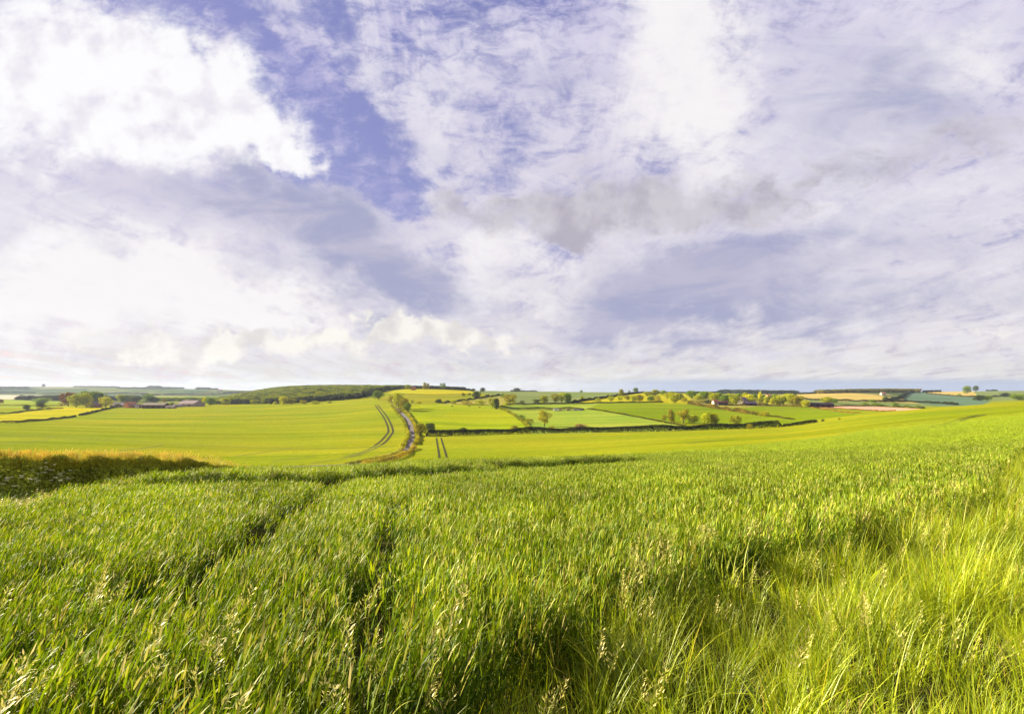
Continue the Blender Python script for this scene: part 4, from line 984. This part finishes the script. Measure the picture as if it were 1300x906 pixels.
vehicle('parked_car',712,521.6,4.2,1.6,1.8,vm('pink_paint',(.75,.40,.36)),'pinkish car parked right of the white caravan','car','car')
vehicle('parked_van',721.5,521.4,4.6,2.0,1.9,vm('dull_paint',(.48,.36,.22)),'brownish van parked in the middle of the row before the hedge','van','van')
vehicle('parked_trailer',731,521.2,6.0,1.7,2.2,vm('grey_paint',(.42,.38,.42)),'long grey trailer near the right end of the row','trailer','caravan')
vehicle('parked_car',738,521.0,4.2,1.6,1.8,vm('blue_paint',(.25,.26,.55)),'blue grey car parked at the right end of the row','car','car')

hide = plain('cow_hide', (.05,.04,.04), .8, .2, 2)
def cow(px, py, rz, rgbm, label):
    p = at(px, py, 500); me = bpy.data.meshes.new('cow')
    J = [(0,0,1.0,.36),(-.6,0,1.02,.36),(-.95,0,1.1,.3),(.5,0,1.0,.38),(.95,0,1.15,.26),(1.3,0,1.15,.17),(1.55,0,.95,.14),(1.85,0,.75,.09),
         (-.85,.24,.75,.15),(-.8,.24,.42,.07),(-.85,.24,.02,.06),(-.85,-.24,.75,.15),(-.8,-.24,.42,.07),(-.85,-.24,.02,.06),
         (.7,.22,.7,.12),(.72,.22,.4,.07),(.7,.22,.02,.06),(.7,-.22,.7,.12),(.72,-.22,.4,.07),(.7,-.22,.02,.06),(-1.15,0,1.05,.05),(-1.2,0,.5,.03)]
    Eg = [(0,1),(1,2),(0,3),(3,4),(4,5),(5,6),(6,7),(1,8),(8,9),(9,10),(1,11),(11,12),(12,13),(3,14),(14,15),(15,16),(3,17),(17,18),(18,19),(2,20),(20,21)]
    me.from_pydata([j[:3] for j in J], Eg, []); me.materials.append(rgbm); o = link('cow', me)
    o.location = p; o.rotation_euler = (0,0,rz)
    sk = o.modifiers.new('skin','SKIN')
    for i, j in enumerate(J): me.skin_vertices[0].data[i].radius = (j[3], j[3]); me.skin_vertices[0].data[i].use_root = (i == 0)
    o.modifiers.new('sub','SUBSURF').levels = 1; o.modifiers['sub'].render_levels = 1
    tag(o, label, 'cow', 'cattle grazing right of the lane'); return o
brown = plain('brown_hide', (.30,.14,.07), .8, .2, 2)
cow(574,516.3,.2,hide,'dark grazing cow, leftmost of the cattle right of the lane')
cow(596,516.6,3.0,hide,'dark grazing cow in the middle of the cattle right of the lane')
cow(608.5,517.8,.1,brown,'brown cow at the right of the small group of cattle')

# ------------------------------------------------------------------ grassy bank at the left
def bank():
    r = np.random.default_rng(77)
    px = np.array([-260,-100,0,60,110,160,200,240,265,290,312]); Yb = np.array([17,19.5,22,23.6,25.6,28,30.5,33.5,35.5,38,40.5])
    tv = np.array([583,584,584.5,584,583,581.5,581.5,584.5,587.5,592,596])             # row of the shrub tops
    n = 90000; u = r.uniform(-260, 312, n); yc = np.interp(u, px, Yb)
    top = -(np.interp(u, px, tv)-HY)/F*yc; xb = (u-CX)/F*yc; g = hgt(xb, yc); h = np.maximum(top-g, .25)
    h = h*(1+.07*np.sin(u/9)+.05*np.sin(u/3.7+1))
    a = r.random(n)*np.pi; q = 1-.3*r.random(n)**1.6; w = 2.6
    yy = yc-np.cos(a)*w*.5*q; x = (u-CX)/F*yc+r.normal(0,.05,n); z = hgt(x, yy)+np.sin(a)**.6*h*q
    P = np.stack([x, yy, z], -1); org = np.array([-20., 27., float(hgt(-20., 27.))])
    V, Q = quads_at(P-org, np.full(n,.055), r)
    o = link('grassy_bank', mesh_np('grassy_bank', V, Q, [foliage_m], tint=np.repeat(np.clip(r.normal(.5,.22,n),0,1),4)))
    o.location = org; o.color = (.36,.41,.05,1)
    tag(o, 'long dark weedy bank rising behind the wheat at the left edge', 'bank')
    # rusty flowering grasses along its top
    m = 2300; u = r.uniform(-260, 318, m); yc = np.interp(u, px, Yb)+r.uniform(-.35,1.6,m); x = (u-CX)/F*np.interp(u, px, Yb)
    top = -(np.interp(u, px, tv)-HY)/F*np.interp(u, px, Yb); g = hgt(x, yc)
    zt = np.maximum(top-.36, g-.1); s = r.uniform(.5,1.3,m)*np.interp(u,[-260,230,318],[1,.85,.55])
    o = scatter('grass', np.stack([x,yc,zt],-1), np.stack([r.normal(0,.1,m), r.normal(.12,.1,m), r.random(m)*6.28],-1), np.stack([s,s,s],-1), r.integers(0,4,m), CR)
    tag(o, 'orange tipped flowering grasses along the top of the bank', 'grass', kind='stuff')
    # weeds at its foot
    x, y = region_pts(11, 24, 7, -1.2, -.55); uu = CX+F*x/y
    edge = np.interp(uu, [-200,0,60,110], [13.5,15.2,18.5,22.5]); k = (y > edge) & (y < np.interp(uu, px, Yb)-.6) & (uu < 120); x, y = x[k], y[k]; n = len(x)
    s = r.uniform(.9,1.6,n)
    o = scatter('weeds', np.stack([x,y,hgt(x,y)],-1), np.stack([r.normal(0,.1,n), r.normal(.1,.1,n), r.random(n)*6.28],-1), np.stack([s,s,s],-1), r.integers(0,5,n), CWD)
    tag(o, 'dull green weeds at the foot of the bank at the left edge', 'weeds', kind='stuff')
    # straw coloured grasses between wheat and bank
    m = 420; u = r.uniform(-60, 215, m); yc = np.interp(u, [-60,20,60,110,160,215], [13.5,15.5,18.2,21,24.5,28.5])+r.normal(0,.4,m); x = (u-CX)/F*yc
    s = r.uniform(.8,1.1,m)
    o = scatter('grass', np.stack([x,yc,hgt(x,yc)],-1), np.stack([r.normal(0,.1,m), r.normal(.3,.1,m), r.normal(0,.6,m)],-1), np.stack([s,s,s],-1), r.integers(0,6,m), CO)
    tag(o, 'pale pinkish grass heads between the wheat and the bank', 'grass', kind='stuff')
weed_m = leaf_mat('weed_leaf', False, [(0,(.05,.085,.008)),(.5,(.14,.20,.015)),(1,(.28,.34,.02))], .3, .6, .3, .8, .85)
CWD = proto_coll('weed_clumps', [mk(grass_tuft(600+i, 60, .28, .42, .02, .5, 4, 1.2), weed_m) for i in range(5)])
bank()
petal_m = plain('parsley_petals', (.58,.58,.42), .8, .08, 6); pstem_m = plain('parsley_stem', (.12,.16,.03), .7, .2, 6)
def parsley(px, py, H, seed, label, ymin):
    r = np.random.default_rng(seed); Yp = float(np.interp(px, [-100,0,60,110,160], [19.5,22,23.6,25.6,28]))-(1.5 if py < 600 else 3.2); xp = (px-CX)/F*Yp; p = np.array([xp, Yp, float(hgt(xp, Yp))])
    H = max(.5, -(py-HY)/F*Yp-p[2]+.03); e = empty('cow_parsley', tuple(p)); tag(e, label, 'wild flower', 'cow parsley on the bank')
    st, fl = [], []; st.append(tube((0,0,0),(0,0,H*.8),.009,.006,5))
    for i in range(6):
        a = i*2.4+r.random(); q = r.uniform(.06,.26); z = H*r.uniform(.72,1.0); st.append(tube((0,0,H*r.uniform(.5,.78)),(q*math.cos(a),q*math.sin(a),z),.004,.002,4))
        m = 34; aa_ = r.random(m)*6.28; rr_ = np.sqrt(r.random(m))*.06; P = np.stack([q*math.cos(a)+rr_*np.cos(aa_), q*math.sin(a)+rr_*np.sin(aa_), z+.02-rr_*.2+r.normal(0,.006,m)],-1)
        V, Q = quads_at(P, np.full(m,.012), r); fl.append((V,Q,np.zeros(len(V))))
    for nm, L, mt in (('stem', st, pstem_m), ('flower_head', fl, petal_m)):
        V, Q, T_ = join(L); link(nm, mesh_np(nm, V, Q, [mt], tint=T_), e)
for i, (px, py, H, l) in enumerate([(50,588,1.35,'white cow parsley highest on the bank at left, under the orange grass'),(66,591,1.25,'large white cow parsley in the middle of the dark bank'),(83,596.5,1.2,'white cow parsley right of the large one on the bank'),
    (18,604.5,1.1,'creamy yellow flower heads low at the left edge'),(41,605,1.1,'creamy yellow flower heads low on the bank, right of the left edge pair'),(1,606,1.0,'white flower head cut by the left edge of the photo'),(74,601,1.1,'small white cow parsley low on the bank above the wheat edge')]):
    parsley(px, py, H, 40+i, l, 14)

# ------------------------------------------------------------------ sky
w = bpy.data.worlds.new('World'); scene.world = w; w.use_nodes = True; w.cycles.sampling_method = 'MANUAL'; w.cycles.sample_map_resolution = 256; nt = w.node_tree; nt.nodes.clear()
SUN_EL, SUN_AZ = 21.0, -64.0                                  # azimuth clockwise from +Y
tc = N(nt, 'ShaderNodeTexCoord'); D = tc.outputs['Generated']
sx = N(nt, 'ShaderNodeSeparateXYZ'); nt.links.new(D, sx.inputs[0]); dx, dy, dz = sx.outputs
ya = math_(nt, 'MAXIMUM', math_(nt, 'ABSOLUTE', dy), .12)
u = math_(nt, 'MULTIPLY', math_(nt, 'DIVIDE', dx, ya), F/100); v = math_(nt, 'MULTIPLY', math_(nt, 'DIVIDE', dz, ya), F/100)
cb = N(nt, 'ShaderNodeCombineXYZ'); nt.links.new(u, cb.inputs[0]); nt.links.new(v, cb.inputs[1]); cb.inputs[2].default_value = 1; UV = cb.outputs[0]
zz = math_(nt, 'ADD', math_(nt, 'MAXIMUM', dz, 0.0), .07)
cb2 = N(nt, 'ShaderNodeCombineXYZ'); nt.links.new(math_(nt,'DIVIDE',dx,zz), cb2.inputs[0]); nt.links.new(math_(nt,'DIVIDE',dy,zz), cb2.inputs[1]); PL = cb2.outputs[0]
def vadd(a, b, s=1.0):
    m = N(nt, 'ShaderNodeVectorMath', operation='MULTIPLY_ADD'); nt.links.new(b, m.inputs[0]); m.inputs[1].default_value = (s,s,0); nt.links.new(a, m.inputs[2]); return m.outputs[0]
def cent(n):
    m = N(nt, 'ShaderNodeVectorMath', operation='SUBTRACT'); nt.links.new(n.outputs['Color'], m.inputs[0]); m.inputs[1].default_value = (.5,.5,.5); return m.outputs[0]
def noise2(vec, scale, detail, rough, dist=0):
    n = noise(nt, vec, scale, detail, rough, dist); n.noise_dimensions = '2D'; return n
n1 = noise2(UV, 1.0, 5, .62); W1 = vadd(UV, cent(n1), 1.1)                        # ragged cumulus edges
PS = mapping(nt, PL, rot=(0,0,R(-4)), scale=(1.0,.30,1))                          # cloud streets running away from the viewer
n2 = noise2(PS, 1.1, 5, .60); W2 = vadd(W1, cent(n2), 1.3)
st1 = noise2(PS, 2.2, 6, .66, .6).outputs[0]
st2 = noise2(mapping(nt, PL, rot=(0,0,R(28)), scale=(1.0,.35,1)), 3.6, 6, .68, .5).outputs[0]
puff = noise2(UV, 1.25, 4, .55).outputs[0]
puff2 = noise2(mapping(nt, UV, loc=(.20,-.14,0)), 1.25, 4, .55).outputs[0]
relief = math_(nt, 'SUBTRACT', puff, puff2)
fine = noise2(mapping(nt, UV, rot=(0,0,R(15)), scale=(.7,1.3,1)), 3.2, 6, .68, .3).outputs[0]
wave = noise2(mapping(nt, UV, rot=(0,0,R(-12)), scale=(.45,1.5,1)), 1.3, 6, .62, .4).outputs[0]
def blob(W, x, y, rx, ry, ang=0):
    ca, sa = math.cos(R(ang)), math.sin(R(ang)); px_, py_ = (x-CX)/100, (HY-y)/100; r1, r2 = rx/100, ry/100
    d = []
    for A, B in ((ca/r1, sa/r1), (-sa/r2, ca/r2)):
        q = N(nt, 'ShaderNodeVectorMath', operation='DOT_PRODUCT'); nt.links.new(W, q.inputs[0]); q.inputs[1].default_value = (A, B, -(A*px_+B*py_)); d.append(q.outputs['Value'])
    m = math_(nt, 'MULTIPLY_ADD', d[0], d[0], math_(nt, 'MULTIPLY', d[1], d[1]))
    return math_(nt, 'POWER', .3679, m)
def blobs(W, L):
    s = None
    for b in L:
        k = b[5] if len(b) > 5 else 1.0
        q = blob(W, *b[:5]); q = math_(nt, 'MULTIPLY', q, k) if k != 1 else q
        s = q if s is None else math_(nt, 'ADD', s, q)
    return s
def sstep(x, lo, hi):
    m = N(nt, 'ShaderNodeMapRange', interpolation_type='SMOOTHSTEP'); nt.links.new(x, m.inputs[0]); m.inputs[1].default_value = lo; m.inputs[2].default_value = hi; return m.outputs[0]
KS = 10.0/2**EXPO
def lin(r, g, b): return tuple((c/255/12.92 if c <= 10 else ((c/255+.055)/1.055)**2.4)*KS for c in (r, g, b))
sky = N(nt, 'ShaderNodeTexSky', sky_type='NISHITA'); sky.sun_disc = False; sky.sun_elevation = R(SUN_EL); sky.sun_rotation = R(SUN_AZ); sky.air_density = 1.2; sky.dust_density = .6; sky.ozone_density = 3
blue = mixc(nt, 1.0, sky.outputs[0], (.72,.50,.48), 'MULTIPLY')
blue = mixc(nt, .75, blue, lin(94,97,168))
ex = lambda a, k: math_(nt, 'MULTIPLY', math_(nt, 'SUBTRACT', a, .5), k)
add = lambda *a: a[0] if len(a) == 1 else math_(nt, 'ADD', a[0], add(*a[1:]))
def layer(c, f, lo, hi, k, colr):
    return mixc(nt, math_(nt, 'MULTIPLY', sstep(f, lo, hi), k), c, colr)
c = ramp(nt, math_(nt, 'MULTIPLY', v, .2), [(0.0, lin(208,211,209)),(.04, lin(221,219,213)),(.12, lin(229,225,228)),(.35, lin(223,218,230)),(1, lin(214,209,232))])
c = mixc(nt, math_(nt,'MULTIPLY', sstep(st1,.40,.72), .55), c, lin(245,243,247))
c = mixc(nt, math_(nt,'MULTIPLY', sstep(fine,.56,.30), .42), c, lin(196,191,218))
# clear openings with thin cirrus drawn over them
clear = blobs(W2, [(185,0,105,62,-25,1.35),(285,40,90,45,-35,1.3),(380,115,85,45,-45,1.2),(440,185,75,42,-45,1.3),(470,235,80,30,-10,1.1),(540,238,50,22,0,.5),(570,8,250,54,0,1.0),(710,-5,60,30,0,.6),(345,222,90,16,-5,.55),(160,142,55,14,-10,.5),(110,335,60,13,-12,.45),(520,100,190,80,-15,.6)])
clear = add(clear, ex(st1, -2.4), ex(st2, -1.7), ex(fine, -1.5)); c = layer(c, clear, .02, 1.35, .97, mixc(nt, sstep(add(fine, ex(st2,.8)),.38,.72), blue, mixc(nt, .75, blue, lin(186,182,222))))
# grey lavender layers, the wedge left of centre and the broad bank right of centre
g1 = blobs(W2, [(250,245,190,40,-14,.50),(390,290,130,50,-28,.8),(480,345,100,50,-26,1.15),(540,378,70,28,-15,.6),(850,365,170,50,8,1.1),(800,400,130,34,4,.85),(960,400,160,30,4,.7),(930,330,120,26,10,.4),(1080,350,200,24,8,.55),(1200,385,200,20,6,.45),(1080,90,170,90,-20,.50),(640,458,240,12,0,.3),(1130,150,170,60,10,.4),(1060,300,200,40,8,.4),(720,130,90,60,30,.3)])
g1 = add(g1, ex(wave, 1.1), ex(fine, .7), ex(st1, .7)); c = layer(c, g1, -.05, 1.45, .96, mixc(nt, sstep(wave,.35,.65), lin(188,186,209), lin(164,167,200)))
# soft bright veils
wc = blobs(W2, [(870,30,80,120,12,1.0),(900,150,80,90,25,.8),(770,150,100,60,35,.6),(640,320,130,42,-8,.75),(610,200,100,50,-30,.4),(1250,90,80,70,0,.8),(1060,270,160,22,12,.4),(640,385,130,22,0,.55),(1000,10,200,26,0,.4),(60,385,260,70,-4,1.3),(200,350,170,34,-14,.9),(350,390,100,16,-6,.6),(1120,315,130,18,8,.4)])
wc = add(wc, ex(st1, .8), ex(fine, .8)); c = layer(c, wc, .28, 1.25, .90, lin(250,247,247))
# mauve grey ragged cloud, fading to a soft warm grey band at right
g2 = blobs(W1, [(560,266,42,17,8,.95),(640,262,70,22,-5,.9),(700,285,60,24,0,.95),(760,255,80,34,12,.75),(730,200,45,40,40,.45),(850,262,90,28,5,.65)])
g2b = blobs(W2, [(880,255,130,34,4,.55),(1000,240,160,34,14,.60),(1150,205,170,34,12,.58),(1280,180,120,34,8,.5),(1240,300,90,26,0,.35),(760,210,120,60,25,.25)])
g2 = add(g2, g2b, ex(fine, 1.7), ex(puff, .8)); c = layer(c, g2, .30, 1.55, .85, mixc(nt, sstep(relief,-.12,.14), lin(176,171,184), lin(202,198,206)))
# lit cumulus at left with shaded billows
lit = mixc(nt, sstep(add(relief, ex(fine,.12)), -.20, .06), lin(236,232,241), lin(254,253,254))
cu = blobs(W1, [(40,60,200,75,0,1.2),(190,110,120,55,-6,1.0),(275,100,62,44,0,1.1),(330,165,72,36,-20,1.15),(385,203,48,18,-14,1.0),(200,190,150,32,-4,.75),(60,170,150,60,0,.6),(60,300,130,40,0,.5)])
cu = add(cu, ex(puff, 1.2), ex(fine, .8)); c = layer(c, cu, .25, 1.15, .96, lit)
# low creamy cumulus line
lo = blobs(W1, [(330,430,50,11,0,.9),(400,430,50,12,0,1),(460,424,46,13,0,1.1),(520,423,50,14,0,1.1),(580,427,50,11,0,1),(640,436,50,8,0,.8),(180,425,160,16,0,.6),(250,450,330,14,0,.7),(1250,415,60,8,0,.6)])
lo = add(lo, ex(puff, 1.0), ex(fine, .8)); c = layer(c, lo, .3, 1.0, .85, mixc(nt, sstep(relief,-.12,.10), lin(224,220,216), lin(253,249,240)))
lo2 = blobs(W2, [(730,443,120,13,0,.7),(860,462,80,10,0,.6),(1010,437,130,12,0,.5),(1180,446,100,10,0,.4)]); lo2 = add(lo2, ex(wave, .8), ex(fine, .6)); c = layer(c, lo2, .3, .95, .6, lin(196,195,206))
low = math_(nt, 'MULTIPLY', sstep(v, .21, .09), sstep(u, .2, 2.2)); c = mixc(nt, math_(nt,'MULTIPLY', low, .95), c, lin(160,174,203))
# below the horizon: dull land colour
c = mixc(nt, sstep(v, 0.0, -.05), c, lin(120,130,70))
bg = N(nt, 'ShaderNodeBackground'); bg.inputs[1].default_value = .1; nt.links.new(c, bg.inputs[0])
wo = N(nt, 'ShaderNodeOutputWorld'); nt.links.new(bg.outputs[0], wo.inputs[0])

sl = bpy.data.lights.new('sun', 'SUN'); sl.energy = 5.0; sl.angle = R(.5); sl.color = (1, .86, .62)
so = bpy.data.objects.new('sun', sl); col.objects.link(so)
from mathutils import Vector
a = R(SUN_AZ); e = R(SUN_EL); S = Vector((math.sin(a)*math.cos(e), math.cos(a)*math.cos(e), math.sin(e)))
so.rotation_euler = S.to_track_quat('Z', 'Y').to_euler(); so.location = (0,0,80)

# ------------------------------------------------------------------ haze
HAZE = 3.6e-5
if HAZE:
    m = MB(); m.box(-13500, 13500, -60, 9300, float(GZ.min())-1.2, float(GZ.max())+60)
    hm = bpy.data.materials.new('haze_air'); nt = nt_of(hm); pv = N(nt, 'ShaderNodeVolumePrincipled')
    pv.inputs['Color'].default_value = (.50,.60,.80,1); pv.inputs['Density'].default_value = HAZE; pv.inputs['Anisotropy'].default_value = .2
    o_ = N(nt, 'ShaderNodeOutputMaterial'); nt.links.new(pv.outputs[0], o_.inputs['Volume'])
    hz = m.build('haze', hm); tag(hz, 'pale thin haze veiling the far hills', 'haze', kind='stuff')

# ------------------------------------------------------------------ camera and render settings
cam = bpy.data.cameras.new('camera'); co = bpy.data.objects.new('camera', cam); col.objects.link(co)
co.location = (0, 0, 0); co.rotation_euler = (R(90), 0, 0); cam.sensor_width = 36; cam.lens = 36*F/1300
cam.shift_y = (HY-453)/1300; cam.clip_start = .05; cam.clip_end = 30000
scene.camera = co
scene.render.engine = 'CYCLES'
scene.cycles.max_bounces = 4; scene.cycles.diffuse_bounces = 2; scene.cycles.transmission_bounces = 3; scene.cycles.volume_bounces = 0
vs = scene.view_settings; vs.view_transform = 'Standard'; vs.look = 'None'; vs.gamma = 1; vs.exposure = EXPO; vs.use_curve_mapping = False
